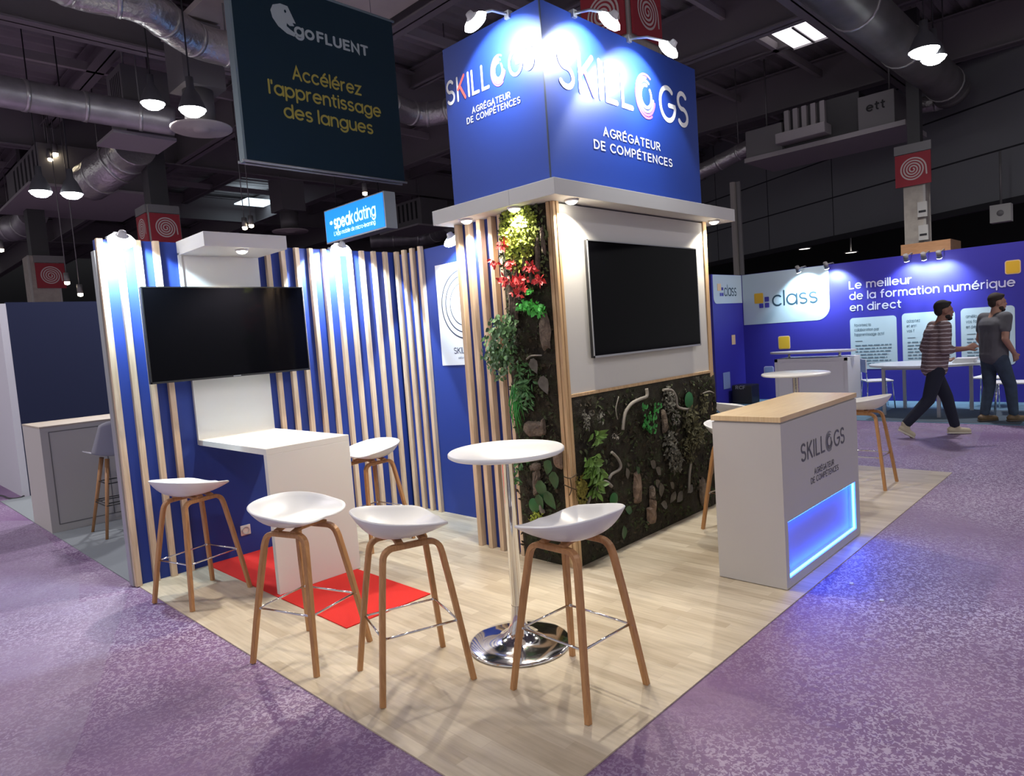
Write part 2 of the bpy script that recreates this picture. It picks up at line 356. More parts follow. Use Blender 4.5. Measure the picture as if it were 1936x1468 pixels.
XR, YR, ZU = V(0, -1, 0), V(1, 0, 0), V(0, 0, 1)      # reading direction on walls that face -x, on walls that face -y

def line(parent, m, *a, **k): return obj('lettering', text(MB(), *a, **k), m, parent)
# ================================================================== setting
YS, YW, XB = 3.832, 3.872, 2.549
X1, Y1, X2, Y2, YG = 2.004, 1.385, 4.06, 2.365, 1.90
ZB, ZT = 2.476, 2.58
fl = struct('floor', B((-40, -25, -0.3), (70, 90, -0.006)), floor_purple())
wf = struct('floor_booth', B((0, 0, -0.006), (6.045, YW, 0.0)), floor_wood())
gc = struct('floor_neighbour', B((-0.01, YW + 0.085, -0.006), (4.5, 9.15, 0.0)), mat('grey_carpet', (0.22, 0.245, 0.26), 0.95, bump=0.2, bscale=200))
cc = struct('floor_far_booth', B((9.25, -1.2, -0.006), (11.69, 4.7, 0.0)), mat('steel_blue_carpet', (0.10, 0.19, 0.27), 0.7, bump=0.2, bscale=60, vary=0.25, vscale=2.5))
cd = struct('floor_far_mat', B((9.3, -0.1, 0.0), (10.7, 1.75, 0.004)), mat('slate_mat', (0.06, 0.085, 0.11), 0.9))

# ceiling: ribbed steel deck
mb = MB(); ys = [-6 + 0.085 * i for i in range(560)]
o_ = 0
for i, y in enumerate(ys):
    z = 7.6 + (0.0, 0.0, 0.09, 0.09)[i % 4]
    mb.v += [V(-6, y, z), V(46, y, z)]
for i in range(len(ys) - 1): mb.f.append((2 * i, 2 * i + 1, 2 * i + 3, 2 * i + 2)); mb.sm.append(False)
struct('ceiling', mb, DECK)
struct('wall_far', B((-8, 44, -0.3), (50, 44.3, 9)), mat('dark_far_wall', (0.03, 0.03, 0.032), 0.9))
struct('wall_far_right', B((44, -20, -0.3), (44.3, 44, 9)), MATS['dark_far_wall'])
def ibeam(p, q, h, wdt, m=BEAM):
    p, q = Vector(p), Vector(q); mb = MB(); t = 0.03
    mb.bar(p + V(0, 0, t / 2), q + V(0, 0, t / 2), wdt, t); mb.bar(p + V(0, 0, h - t / 2), q + V(0, 0, h - t / 2), wdt, t); mb.bar(p + V(0, 0, h / 2), q + V(0, 0, h / 2), 0.03, h)
    return struct('ceiling_beam', mb, m)
for x in (0.3, 2.77, 5.6, 8.2, 10.8, 13.1, 15.6, 18.2, 21): ibeam((x, -4, 7.12 if x not in (5.6, 10.8, 15.6) else 6.62), (x, 43, 7.12 if x not in (5.6, 10.8, 15.6) else 6.62), 0.4 if x not in (5.6, 10.8, 15.6) else 0.9, 0.30 if x in (2.77, 5.6, 10.8, 15.6) else 0.2, BEAM)
for y in (2.82, 10.35, 16.85, 23.5, 30): ibeam((-5, y, 6.6), (40, y, 6.6), 0.85, 0.32)
for y in (4.4, 6.4, 8.3, 11.35, 13.0, 14.7, 18.9, 21, 26): struct('ceiling_beam', MB().bar((-5, y, 7.2), (40, y, 7.2), 0.09, 0.16), BEAM2)
# smooth pale soffit slab that the roof carries between the banner and the cube
struct('ceiling_soffit', B((2.95, 2.95, 6.75), (5.42, 10.15, 6.85)), mat('soffit_board', (0.62, 0.57, 0.50), 0.8, vary=0.1, vscale=1.5))
# panelled grey wall of the upper floor, running obliquely behind the right-hand booth
p0 = bd(1577, 448, 18.5); dr = V(0.484, 0.932, 0).normalized(); nr = V(dr.y, -dr.x, 0)
def wp(t, z, n=0.0): return V(p0.x, p0.y, 0) + dr * t + nr * n + V(0, 0, z)
mb = MB(); zb0 = p0.z
mb.prism([wp(-22, zb0), wp(12, zb0), wp(12, 9.5), wp(-22, 9.5)], nr * 0.4)
gw = struct('wall_upper_floor', mb, mat('grey_cladding', (0.30, 0.31, 0.32), 0.45, 0.2))
mb = MB()
for k in range(1, 6): mb.bar(wp(-22, zb0 + 1.05 * k, -0.002), wp(12, zb0 + 1.05 * k, -0.002), 0.012, 0.035)
for k in range(-9, 5): mb.bar(wp(2.6 * k, zb0, -0.002), wp(2.6 * k, 9.4, -0.002), 0.02, 0.012)
mb.bar(wp(-22, zb0 - 0.05, -0.03), wp(12, zb0 - 0.05, -0.03), 0.12, 0.14)
obj('cladding_joint', mb, mat('joint_dark', (0.03, 0.03, 0.035), 0.6), gw)

# ================================================================== stand walls
def batten(parent, a, b): return obj('batten', B(a, b), PINE, parent, 0.003)
wl = struct('wall_left', B((-0.012, YW, 0), (XB + 0.06, YW + 0.075, 2.5)), BLUE)
wl['label'] = 'royal blue partition wall with vertical pine battens behind the screen and niche'
obj('end_profile', B((-0.03, YW, 0), (-0.0125, YW + 0.08, 2.42)), ALU, wl)
for x in (-0.02, 0.103, 0.226, 0.350): batten(wl, (x, YS, 0), (x + 0.042, YW, 2.5))
for k in range(10): x = 1.215 + 0.1312 * k; batten(wl, (x, YS, 0), (x + 0.040, YW, 2.5))
wb = struct('wall_back', B((XB, Y2 + 0.01, 0), (XB + 0.06, YW, 2.47)), BLUE)
wb['label'] = 'royal blue rear partition with four pine battens and a white logo poster'
for y in (3.80, 3.676, 3.553, 3.43): batten(wb, (XB - 0.04, y, 0), (XB, y + 0.042, 2.5))
ps = tag(obj('logo_poster', B((XB - 0.006, 2.56, 1.39), (XB, 3.28, 2.30)), mat('poster_white', (0.78, 0.80, 0.82), 0.5)), 'white poster of thin dark rings hanging on the rear blue wall', 'poster')
mb = MB()
oo = V(XB - 0.0075, 2.92, 1.925)
for r, a0, a1, t in ((0.30, 40, 330, 0.011), (0.247, 0, 300, 0.010), (0.187, 60, 380, 0.008)): ribbon(mb, arc(0, 0, r, r, a0, a1, 48), t / 2, (oo, XR, ZU))
obj('ring_motif', mb, mat('dark_ink', (0.03, 0.04, 0.07), 0.5), ps)
line(ps, MATS['dark_ink'], 'SKILLOGS', V(XB - 0.0075, 3.105, 1.495), XR, ZU, 0.05, 0.37, 0.09); line(ps, MATS['dark_ink'], 'AGRÉGATEUR DE COMPÉTENCES', V(XB - 0.0075, 3.05, 1.445), XR, ZU, 0.014, 0.26, 0.1)
so = thing('wall_socket', 'white wall socket low on the blue wall beside the niche', 'socket', (0.823, YW, 0.2))
obj('plate', B((0.783, YW - 0.012, 0.16), (0.865, YW, 0.242)), WHITE, so, 0.004)
obj('socket_well', MB().lathe([(0.0, -0.004), (0.020, -0.004), (0.026, 0.006), (0.030, 0.006)], (0.823, YW - 0.014, 0.2), 24, True, (0, -1, 0)), mat('socket_grey', (0.45, 0.45, 0.45), 0.4), so)

# ------------------------------------------------------------------ niche unit with table and canopy
NX0, NX1, NY, NT = 0.525, 1.152, 2.723, 0.99
ni = thing('niche_table', 'white niche unit with fixed table and overhead canopy on the blue wall', 'table', (0.84, 3.3, 0))
obj('back_panel', B((NX0, YW - 0.022, 0.95), (NX1, YW, 2.42)), WHITE, ni, 0.002)
obj('side_strip', B((NX0, YW - 0.032, 0.95), (NX0 + 0.018, YW - 0.022, 2.42)), WHITE, ni)
obj('table_top', B((NX0, NY, NT - 0.042), (NX1, YW - 0.022, NT)), WHITE, ni, 0.002)
obj('support_panel', B((NX0, NY, 0.006), (NX1, NY + 0.042, NT - 0.042)), WHITE, ni, 0.002)
obj('canopy', B((NX0, 3.354, 2.402), (NX1, YW, 2.505)), WHITE, ni, 0.002)
tag(obj('red_carpet_strip', B((0.503, 1.878, 0.0), (1.122, YW - 0.001, 0.006)), RED), 'bright red carpet strip on the floor under the white niche table', 'carpet')

def downlight(c, label, e, group, tgt=None):
    t = thing('downlight', label, 'light', c, 0, group)
    obj('trim_ring', MB().lathe([(0.030, 0.0), (0.048, 0.0), (0.046, -0.012), (0.036, -0.016), (0.033, -0.012)], c, 32), mat('ring_white', (0.8, 0.8, 0.8), 0.3), t)
    mb = MB().lathe([(0.0001, -0.034), (0.02, -0.031), (0.038, -0.018), (0.040, -0.008), (0.034, 0.0)], c, 32); obj('bulb', mb, LEDWARM, t)
    lamp('downlight_beam', 'SPOT', (c[0], c[1], c[2] - 0.045), e, (1.0, 0.90, 0.74), tgt or (c[0], c[1], 0), 0.02, 135, 0.6)
    return t
downlight((0.837, 3.452, 2.402), 'round warm downlight under the canopy of the white niche', 70, None)

# ------------------------------------------------------------------ televisions
def tv(name, label, o, rx, n, W_, H_, depth, rim):
    t = thing(name, label, 'television', o)
    def slab(x0, x1, z0, z1, d0, d1): 
        a = o + rx * x0 + n * d0 + ZU * z0; b = o + rx * x1 + n * d1 + ZU * z1; return B(a, b)
    obj('housing', slab(-W_ / 2, W_ / 2, -H_ / 2, H_ / 2, -depth, -0.003), BLACK, t, 0.004)
    obj('screen', slab(-W_ / 2 + 0.008, W_ / 2 - 0.008, -H_ / 2 + 0.014, H_ / 2 - 0.008, -0.003, 0.0), SCREEN, t)
    fr = MB()
    for a in ((-W_ / 2, -W_ / 2 + 0.008, -H_ / 2, H_ / 2), (W_ / 2 - 0.008, W_ / 2, -H_ / 2, H_ / 2), (-W_ / 2, W_ / 2, H_ / 2 - 0.008, H_ / 2), (-W_ / 2, W_ / 2, -H_ / 2, -H_ / 2 + 0.014)):
        q = slab(a[0], a[1], a[2], a[3], -0.004, 0.002); fr.add(q.v, q.f)
    obj('bezel', fr, rim, t)
    obj('badge', slab(-0.03, 0.03, -H_ / 2 + 0.004, -H_ / 2 + 0.010, 0.002, 0.003), ALU, t)
    return t, slab
t1, sl = tv('television', 'large black flat television hanging in front of the white niche on blue battens', V(0.823, 3.722, 1.803), YR, V(0, -1, 0), 1.256, 0.70, 0.045, BLACK)
obj('wall_mount', B((0.62, 3.767, 1.65), (1.03, 3.85, 1.95)), GREYM, t1)
t2, sl = tv('television', 'large black flat television on the white tower panel above the moss wall', V(3.031, 1.340, 1.826), YR, V(0, -1, 0), 1.485, 0.815, 0.030, ALU)

# ------------------------------------------------------------------ tower
tw = thing('display_tower', 'square booth tower of pine battens, moss wall, white panel and blue lettered cube', 'booth tower', (3.0, 1.87, 0))
obj('core', B((X1 + 0.045, Y1 + 0.045, 0), (X2 - 0.02, Y2, ZB)), BLUE, tw)
obj('white_panel', B((X1 + 0.045, Y1, 1.185), (X2 - 0.085, Y1 + 0.045, ZB - 0.012)), WHITE2, tw)
obj('rear_panel', B((X2 - 0.021, Y1 + 0.045, 0), (X2, Y2, ZB)), WHITE2, tw)
for k, y in enumerate((2.323, 2.205, 2.082, 1.962, 1.872)):
    obj('batten', B((X1 - 0.005, y, 0), (X1 + 0.045, y + (0.042 if k < 4 else 0.034), ZB)), PINE, tw, 0.003)
for (a, b) in (((X1 - 0.012, Y1 + 0.022, 0), (X1 + 0.045, Y1 + 0.052, ZB)), ((X1 - 0.006, Y1 - 0.006, 0), (X1 + 0.022, Y1 + 0.020, ZB)), ((X1 + 0.023, Y1 - 0.012, 0), (X1 + 0.048, Y1 + 0.02, ZB))): obj('corner_post', B(a, b), PLY, tw, 0.002)
obj('corner_post', B((X2 - 0.085, Y1 - 0.012, 0), (X2 - 0.03, Y1 + 0.045, ZB)), PLY, tw, 0.002)
obj('picture_rail', B((X1 + 0.049, Y1 - 0.014, 1.168), (X2 - 0.086, Y1 + 0.02, 1.19)), PLY, tw, 0.002)
cn = obj('canopy', B((X1 - 0.153, Y1 - 0.153, ZB), (4.288, 2.43, ZT)), WHITE2, tw, 0.002)
obj('canopy_joint', MB().box((X1 - 0.1535, 1.628, ZB), (X1 - 0.1525, 1.631, ZT)), mat('seam_grey', (0.3, 0.3, 0.3), 0.6), cn)
cb = obj('logo_cube', B((X1, Y1, ZT), (3.991, 2.348, 3.757)), BLUE2, tw, 0.002)
obj('corner_trim', B((X1 - 0.003, Y1 - 0.003, ZT + 0.03), (X1 + 0.006, Y1 + 0.006, 3.757)), mat('dark_trim', (0.05, 0.06, 0.09), 0.4, 0.6), cb)
skillogs(tw, V(2.14, Y1 - 0.004, 3.25), YR, ZU, 1.735, 0.255, TXTW, CORAL, PINK)
line(tw, TXTW, 'AGRÉGATEUR', V(2.61, Y1 - 0.004, 2.990), YR, ZU, 0.056, 0.755, 0.125, 0.15); line(tw, TXTW, 'DE COMPÉTENCES', V(2.492, Y1 - 0.004, 2.886), YR, ZU, 0.056, 1.045, 0.125, 0.15)
skillogs(tw, V(X1 - 0.004, 2.335, 3.355), XR, ZU, 0.90, 0.155, TXTW, CORAL, PINK)
line(tw, TXTW, 'AGRÉGATEUR', V(X1 - 0.004, 2.075, 3.224), XR, ZU, 0.038, 0.385, 0.125, 0.15); line(tw, TXTW, 'DE COMPÉTENCES', V(X1 - 0.004, 2.137, 3.166), XR, ZU, 0.038, 0.535, 0.125, 0.15)
for c, lb in (((1.917, 2.13, ZB), 'warm downlight under the tower canopy above the pine battens'), ((1.921, 1.654, ZB), 'warm downlight under the tower canopy above the yellow green moss'), ((2.098, 1.30, ZB), 'warm downlight under the tower canopy beside the plywood corner post'), ((4.034, 1.30, ZB), 'warm downlight at the far end of the tower canopy')):
    downlight(c, lb, 55, 'downlights under the tower canopy')

# ------------------------------------------------------------------ flood lamps on arms
def flood(head, base, tgt, label, group, e, color=(0.90, 0.95, 1.0), spot=128):
    head, base, tgt = Vector(head), Vector(base), Vector(tgt)
    t = thing('flood_lamp', label, 'light', base, 0, group)
    d = (tgt - head).normalized()
    mb = MB(); mid = (head + base) / 2 + V(0, 0, 0.05); mb.tube([base, mid, head - d * 0.05], 0.010, 8); obj('arm', mb, ALU, t)
    obj('clamp', MB().box(base - V(0.02, 0.02, 0.03), base + V(0.02, 0.02, 0.02)), ALU, t)
    h = obj('lamp_head', MB().lathe([(0.001, -0.075), (0.022, -0.072), (0.03, -0.045), (0.042, -0.04), (0.001, -0.039)], head, 32, True, d), mat('lamp_shell', (0.75, 0.76, 0.78), 0.3), t)
    obj('lens', MB().lathe([(0.0001, -0.038), (0.04, -0.034), (0.07, -0.02), (0.086, 0.0), (0.07, 0.018), (0.04, 0.028), (0.0001, 0.031)], head, 32, True, d), LEDW, h)
    lamp('flood_beam', 'SPOT', head + d * 0.04, e, color, tgt, 0.035, spot, 0.10)
    return t
flood((2.39, 1.12, 3.62), (2.35, Y1, 3.757), (2.40, Y1, 3.435), 'glowing flood lamp on an arm over the S of the larger blue wordmark', 'flood lamps on the blue cube', 62, (0.9, 0.95, 1.0), 122)
flood((3.03, 1.07, 3.58), (3.0, Y1, 3.757), (3.03, Y1, 3.36), 'glowing flood lamp on an arm over the middle of the larger blue wordmark', 'flood lamps on the blue cube', 62, (0.9, 0.95, 1.0), 122)
flood((1.70, 1.67, 3.63), (X1, 1.66, 3.757), (X1, 1.68, 3.42), 'glowing flood lamp on an arm over the narrow left side of the cube', 'flood lamps on the blue cube', 62, (0.9, 0.95, 1.0), 122)
flood((0.072, 3.60, 2.452), (0.075, YW, 2.5), (0.085, YW, 2.14), 'white flood lamp on top of the blue wall at its outer end', 'flood lamps on the blue walls', 110, (0.62, 0.86, 1.0))
flood((1.784, 3.60, 2.461), (1.85, YW, 2.5), (1.84, YW, 2.14), 'white flood lamp above the pine battens right of the niche', 'flood lamps on the blue walls', 110, (0.72, 0.88, 1.0))
flood((2.30, 2.724, 2.433), (XB, 2.75, 2.48), (XB, 2.74, 2.1), 'white flood lamp on the rear wall over the ring poster', 'flood lamps on the blue walls', 90, (0.72, 0.88, 1.0))

# ------------------------------------------------------------------ living wall: moss, bark, leaves
class Fr:
    def __init__(s, o, u, n): s.o = o; s.u = u; s.n = n
    def p(s, a, b, d=0.0): return s.o + s.u * a + ZU * b + s.n * d
FL = Fr(V(X1 - 0.012, 0, 0), V(0, -1, 0), V(-1, 0, 0))       # side strip: a = -y
FF = Fr(V(0, Y1 - 0.012, 0), V(1, 0, 0), V(0, -1, 0))        # front panel: a = x
def aL(u, v): q = bx(u, v, X1 - 0.03); return (-q.y, q.z)
def aF(u, v): q = by(u, v, Y1 - 0.03); return (q.x, q.z)
def panel(fr, a0, a1, z0, z1, st, amp, depth0):
    na, nz = int((a1 - a0) / st) + 1, int((z1 - z0) / st) + 1; mb = MB()
    for j in range(nz + 1):
        for i in range(na + 1):
            a = a0 + (a1 - a0) * i / na; z = z0 + (z1 - z0) * j / nz
            e = 0 if i in (0, na) or j in (0, nz) else 1
            d = e * (0.012 + amp * noise.noise(V(a * 9, z * 9, 3)) + amp * 0.7 * noise.noise(V(a * 30, z * 30, 7)))
            mb.v.append(fr.p(a, z, depth0 + d))
    for j in range(nz):
        for i in range(na): q = j * (na + 1) + i; mb.f.append((q, q + 1, q + na + 2, q + na + 1)); mb.sm.append(True)
    return mb
def leafshape(mb, c, d, n, L, W_, curl=0.15, seg=4, heart=False):
    d = Vector(d).normalized(); n = Vector(n); n = (n - d * n.dot(d)).normalized(); s = d.cross(n); o = len(mb.v)
    prof = [0.0, 0.72, 1.0, 0.62, 0.0] if not heart else [0.35, 1.0, 0.9, 0.5, 0.0]
    for i in range(seg + 1):
        t = i / seg; w_ = W_ * prof[i] / 2; p = Vector(c) + d * L * t + n * (-curl * L * t * t)
        mb.v += [p - s * w_ + n * 0.12 * w_, p - n * 0.05 * W_, p + s * w_ + n * 0.12 * w_]
    for i in range(seg):
        q = o + i * 3; mb.f += [(q, q + 1, q + 4, q + 3), (q + 1, q + 2, q + 5, q + 4)]; mb.sm += [True, True]
def sprinkle(mb, fr, c, ra, rz, count, L, W_, d=(0.02, 0.05), droop=0.5, spread=1.0, heart=False, rnd=random):
    for _ in range(count):
        t = rnd.uniform(0, 2 * PI); q = math.sqrt(rnd.random())
        a, z = c[0] + ra * q * math.cos(t), c[1] + rz * q * math.sin(t)
        ang = rnd.uniform(-PI, PI) * spread
        dr_ = fr.u * math.sin(ang) + ZU * (math.cos(ang) * (1 - droop) - droop) + fr.n * rnd.uniform(0.1, 0.6)
        nn = fr.n + V(rnd.uniform(-.5, .5), rnd.uniform(-.5, .5), rnd.uniform(-.3, .5))
        k = rnd.uniform(0.7, 1.25)
        leafshape(mb, fr.p(a, z, rnd.uniform(*d)), dr_, nn, L * k, W_ * k, rnd.uniform(0, 0.4), 4, heart)
def bark(mb, fr, c, ra, rz, tilt=0.0, th=0.02, n=14):
    P = []
    for i in range(n):
        t = 2 * PI * i / n; ce = abs(math.cos(t)) ** 0.5 * (1 if math.cos(t) > 0 else -1); se = abs(math.sin(t)) ** 0.6 * (1 if math.sin(t) > 0 else -1)
        a, z = ra * ce * random.uniform(0.75, 1.15), rz * se * random.uniform(0.85, 1.12)
        P.append(fr.p(c[0] + a * math.cos(tilt) - z * math.sin(tilt), c[1] + a * math.sin(tilt) + z * math.cos(tilt), 0.018))
    ctr = sum(P, V(0, 0, 0)) / n; P2 = [ctr + (p - ctr) * 0.82 + fr.n * (th * random.uniform(0.7, 1.3)) for p in P]; ctr2 = ctr + fr.n * th * 1.6
    mb.add(P + P2 + [ctr2], [(i, (i + 1) % n, (i + 1) % n + n, i + n) for i in range(n)] + [(i + n, (i + 1) % n + n, 2 * n) for i in range(n)])
def spiral_pts(pts, fr, d=0.03): return [fr.p(a, z, d) for a, z in pts]
def smoothpath(pts, k=5):
    out = []; P = [Vector(p) for p in pts]
    for i in range(len(P) - 1):
        p0_, p1_, p2_, p3_ = P[max(i - 1, 0)], P[i], P[i + 1], P[min(i + 2, len(P) - 1)]
        for j in range(k):
            t = j / k; out.append(0.5 * ((2 * p1_) + (p2_ - p0_) * t + (2 * p0_ - 5 * p1_ + 4 * p2_ - p3_) * t * t + (3 * p1_ - p0_ - 3 * p2_ + p3_) * t ** 3))
    return out + [P[-1]]
def mossmat(name, c0, c1, c2):
    m = bpy.data.materials.new(name); m.use_nodes = True; nt = m.node_tree; b = nt.nodes['Principled BSDF']; b.inputs['Roughness'].default_value = 0.95
    tc = nt.nodes.new('ShaderNodeTexCoord'); n = nt.nodes.new('ShaderNodeTexNoise'); n.inputs['Scale'].default_value = 9; n.inputs['Detail'].default_value = 8; n.inputs['Roughness'].default_value = 0.7
    cr = nt.nodes.new('ShaderNodeValToRGB'); e = cr.color_ramp.elements; e[0].position = 0.35; e[0].color = (*c0, 1); e[1].position = 0.68; e[1].color = (*c2, 1); q = e.new(0.52); q.color = (*c1, 1)
    n2 = nt.nodes.new('ShaderNodeTexNoise'); n2.inputs['Scale'].default_value = 120; bn = nt.nodes.new('ShaderNodeBump'); bn.inputs['Strength'].default_value = 0.9; bn.inputs['Distance'].default_value = 0.01
    L = nt.links.new; L(tc.outputs['Object'], n.inputs['Vector']); L(n.outputs['Fac'], cr.inputs['Fac']); L(cr.outputs['Color'], b.inputs['Base Color']); L(tc.outputs['Object'], n2.inputs['Vector']); L(n2.outputs['Fac'], bn.inputs['Height']); L(bn.outputs['Normal'], b.inputs['Normal'])
    return m
MOSS = mossmat('dark_moss', (0.010, 0.007, 0.004), (0.024, 0.019, 0.009), (0.030, 0.038, 0.014))
YMOSS = mat('yellow_green_moss', (0.24, 0.30, 0.035), 0.9, vary=0.4, vscale=30)
IVY = mat('ivy_green', (0.055, 0.13, 0.04), 0.5, vary=0.5, vscale=25)
FERN = mat('bright_fern', (0.035, 0.26, 0.045), 0.5, vary=0.3, vscale=20)
DKLEAF = mat('dark_leaf', (0.02, 0.075, 0.025), 0.4, vary=0.3, vscale=15)
REDLEAF = mat('red_leaf', (0.55, 0.03, 0.03), 0.5, vary=0.35, vscale=30)
BARK = mat('grey_brown_bark', (0.13, 0.10, 0.075), 0.9, bump=0.8, bscale=60, vary=0.4, vscale=20)
BARKO = mat('orange_bark', (0.17, 0.115, 0.08), 0.9, bump=0.8, bscale=60, vary=0.3, vscale=20)
LICH = mat('grey_lichen', (0.13, 0.125, 0.10), 0.9, vary=0.35, vscale=40)
OLIVE = mat('olive_foliage', (0.09, 0.085, 0.04), 0.9, vary=0.4, vscale=30)
DRYLEAF = mat('dry_grey_leaf', (0.10, 0.09, 0.075), 0.7, vary=0.3, vscale=20)
ROOT = mat('pale_root', (0.22, 0.20, 0.17), 0.8, vary=0.2)
mw = thing('living_wall', 'dark moss wall with bark, roots and leaves wrapped around the tower corner', 'plant wall', (X1, Y1, 0))
obj('moss_panel', panel(FL, -YG + 0.028, -Y1 - 0.055, 0.0, ZB - 0.004, 0.022, 0.016, -0.012), MOSS, mw)
obj('moss_panel', panel(FF, X1 + 0.05, X2 - 0.005, 0.0, 1.166, 0.025, 0.016, -0.006), MOSS, mw)
rl = random.Random(21)
for fr, a0, a1, z1_, n_ in ((FF, X1 + 0.08, X2 - 0.04, 1.14, 2600), (FL, -YG + 0.05, -Y1 - 0.08, 2.42, 1500)):
    for m_, f_ in ((mat('moss_tuft_brown', (0.035, 0.026, 0.014), 0.95, vary=0.5, vscale=25), 0.45), (mat('moss_tuft_green', (0.032, 0.042, 0.014), 0.95, vary=0.5, vscale=25), 0.55)):
        mb = MB()
        for _ in range(int(n_ * f_)):
            a, z = rl.uniform(a0, a1), rl.uniform(0.03, z1_)
            if noise.noise(V(a * 5, z * 5, 11 if f_ < 0.5 else 31)) < -0.12: continue
            an = rl.uniform(0, 2 * PI); L_ = rl.uniform(0.018, 0.045)
            leafshape(mb, fr.p(a, z, rl.uniform(0.0, 0.022)), fr.u * math.sin(an) + ZU * math.cos(an) + fr.n * rl.uniform(0.3, 1.2), fr.n + V(rl.uniform(-.8, .8), rl.uniform(-.8, .8), rl.uniform(-.5, .8)), L_, L_ * 0.5, 0.3)
        obj('moss_tuft', mb, m_, mw)['kind'] = 'stuff'
s4 = 4.08
c = aL(920 + 255 / s4, 380 + 230 / s4)
mb = MB(); sprinkle(mb, FL, (c[0], c[1]), 0.17, 0.21, 900, 0.030, 0.016, (0.01, 0.05), 0.3); sprinkle(mb, FL, (c[0] - 0.02, c[1] - 0.12), 0.11, 0.16, 300, 0.03, 0.016, (0.01, 0.05), 0.3)
obj('moss_tuft', mb, YMOSS, mw)['kind'] = 'stuff'
mb = MB(); sprinkle(mb, FL, (c[0] + 0.02, c[1] - 0.08), 0.24, 0.34, 420, 0.035, 0.018, (0.005, 0.03), 0.4); obj('moss_fringe', mb, mat('mid_moss', (0.075, 0.095, 0.03), 0.9, vary=0.5, vscale=30), mw)['kind'] = 'stuff'
for (u, v, k) in ((160, 335, 14), (95, 480, 14), (220, 485, 16), (380, 515, 22), (170, 610, 26), (240, 600, 12), (295, 610, 18), (430, 615, 24), (310, 670, 18), (270, 715, 14)):
    mb = MB(); q = aL(920 + u / s4, 380 + v / s4); sprinkle(mb, FL, q, 0.042, 0.028, k, 0.042, 0.022, (0.03, 0.085), 0.25, 1.0); obj('red_foliage', mb, REDLEAF, mw)
for (u, v, ra, rz, k) in ((325, 800, 0.06, 0.025, 50), (410, 840, 0.075, 0.04, 90), (372, 700, 0.02, 0.02, 10)):
    mb = MB(); q = aL(920 + u / s4, 380 + v / s4); sprinkle(mb, FL, q, ra, rz, k, 0.034, 0.02, (0.03, 0.08), 0.3); obj('fern_clump', mb, mat('neon_fern', (0.06, 0.42, 0.05), 0.5, vary=0.3, vscale=20), mw)
mb = MB()
for (u, v, ra, rz, k) in ((200, 960, 0.11, 0.09, 130), (170, 1080, 0.13, 0.12, 190), (130, 1180, 0.10, 0.10, 110), (215, 1220, 0.09, 0.09, 90), (160, 1310, 0.04, 0.06, 26)):
    q = aL(920 + u / s4, 380 + v / s4); sprinkle(mb, FL, q, ra, rz, k, 0.034, 0.026, (0.04, 0.16), 0.7, 1.0, True)
obj('trailing_ivy', mb, IVY, mw)
s3 = 3.765
mb = MB()
for k in range(26):
    q = aL(920 + (195 + random.uniform(-10, 60)) / s3, 700 + random.uniform(90, 200) / s3); h = random.uniform(0.16, 0.34)
    mb.tube([FL.p(q[0], q[1], 0.02), FL.p(q[0] + random.uniform(-.02, .02), q[1] - h / 2, 0.06), FL.p(q[0] + random.uniform(-.03, .03), q[1] - h, 0.035)], [0.004, 0.0035, 0.001], 5)
obj('grass_tuft', mb, FERN, mw)['kind'] = 'stuff'
mb = MB()
for (u, v, ra, rz, k) in ((290, 60, 0.07, 0.12, 90), (300, 190, 0.06, 0.10, 70), (270, 660, 0.05, 0.05, 20), (240, 760, 0.035, 0.06, 22)):
    sprinkle(mb, FL, aL(920 + u / s3, 700 + v / s3), ra, rz, k, 0.05, 0.016, (0.02, 0.08), 0.5)
obj('fern_frond', mb, mat('fern_green', (0.05, 0.15, 0.04), 0.6, vary=0.4, vscale=20), mw)
for (u, v, L_, m_, cr_) in ((375, 1215, 0.11, DRYLEAF, 1), (450, 1350, 0.13, DRYLEAF, 1)):
    mb = MB(); q = aL(920 + u / s4, 380 + v / s4); leafshape(mb, FL.p(q[0], q[1], 0.05), FL.u * 0.25 - ZU, FL.n, L_, L_ * 0.75, 0.1, 4, True); obj('heart_leaf', mb, m_, mw)
for (u, v, L_) in ((400, 780, 0.15), (445, 860, 0.14), (500, 720, 0.13), (470, 640, 0.12), (385, 880, 0.11)):
    mb = MB(); q = aL(920 + u / s3, 700 + v / s3); leafshape(mb, FL.p(q[0], q[1], 0.05), FL.u * random.uniform(-.6, .6) - ZU, FL.n, L_, L_ * 0.7, 0.15, 4, True); obj('broad_leaf', mb, DKLEAF, mw)
def discleaf(fr, q, r, m_): obj('round_leaf', MB().add([fr.p(q[0] + r * math.cos(2 * PI * k / 20), q[1] + r * math.sin(2 * PI * k / 20), 0.035) for k in range(20)] + [fr.p(q[0], q[1], 0.05)], [(k, (k + 1) % 20, 20) for k in range(20)], True), m_, mw)
discleaf(FL, aL(920 + 350 / s3, 700 + 960 / s3), 0.052, mat('disc_green', (0.02, 0.11, 0.03), 0.4))
mb = MB(); sprinkle(mb, FL, aL(920 + 370 / s3, 700 + 1065 / s3), 0.06, 0.06, 110, 0.022, 0.016, (0.02, 0.05), 0.2); obj('moss_ball', mb, YMOSS, mw)['kind'] = 'stuff'
for (u, v, ra, rz, ti, m_) in ((340, 420, 0.10, 0.06, 0.1, BARK), (410, 400, 0.02, 0.06, 0, BARK), (360, 800, 0.032, 0.10, -0.1, BARK), (350, 690, 0.05, 0.03, 0.2, BARK), (515, 630, 0.035, 0.075, 0, BARKO), (400, 985, 0.012, 0.04, 0.3, ROOT)):
    mb = MB(); bark(mb, FL, aL(920 + u / s3, 700 + v / s3), ra, rz, ti, 0.024); obj('bark_piece', mb, m_, mw)
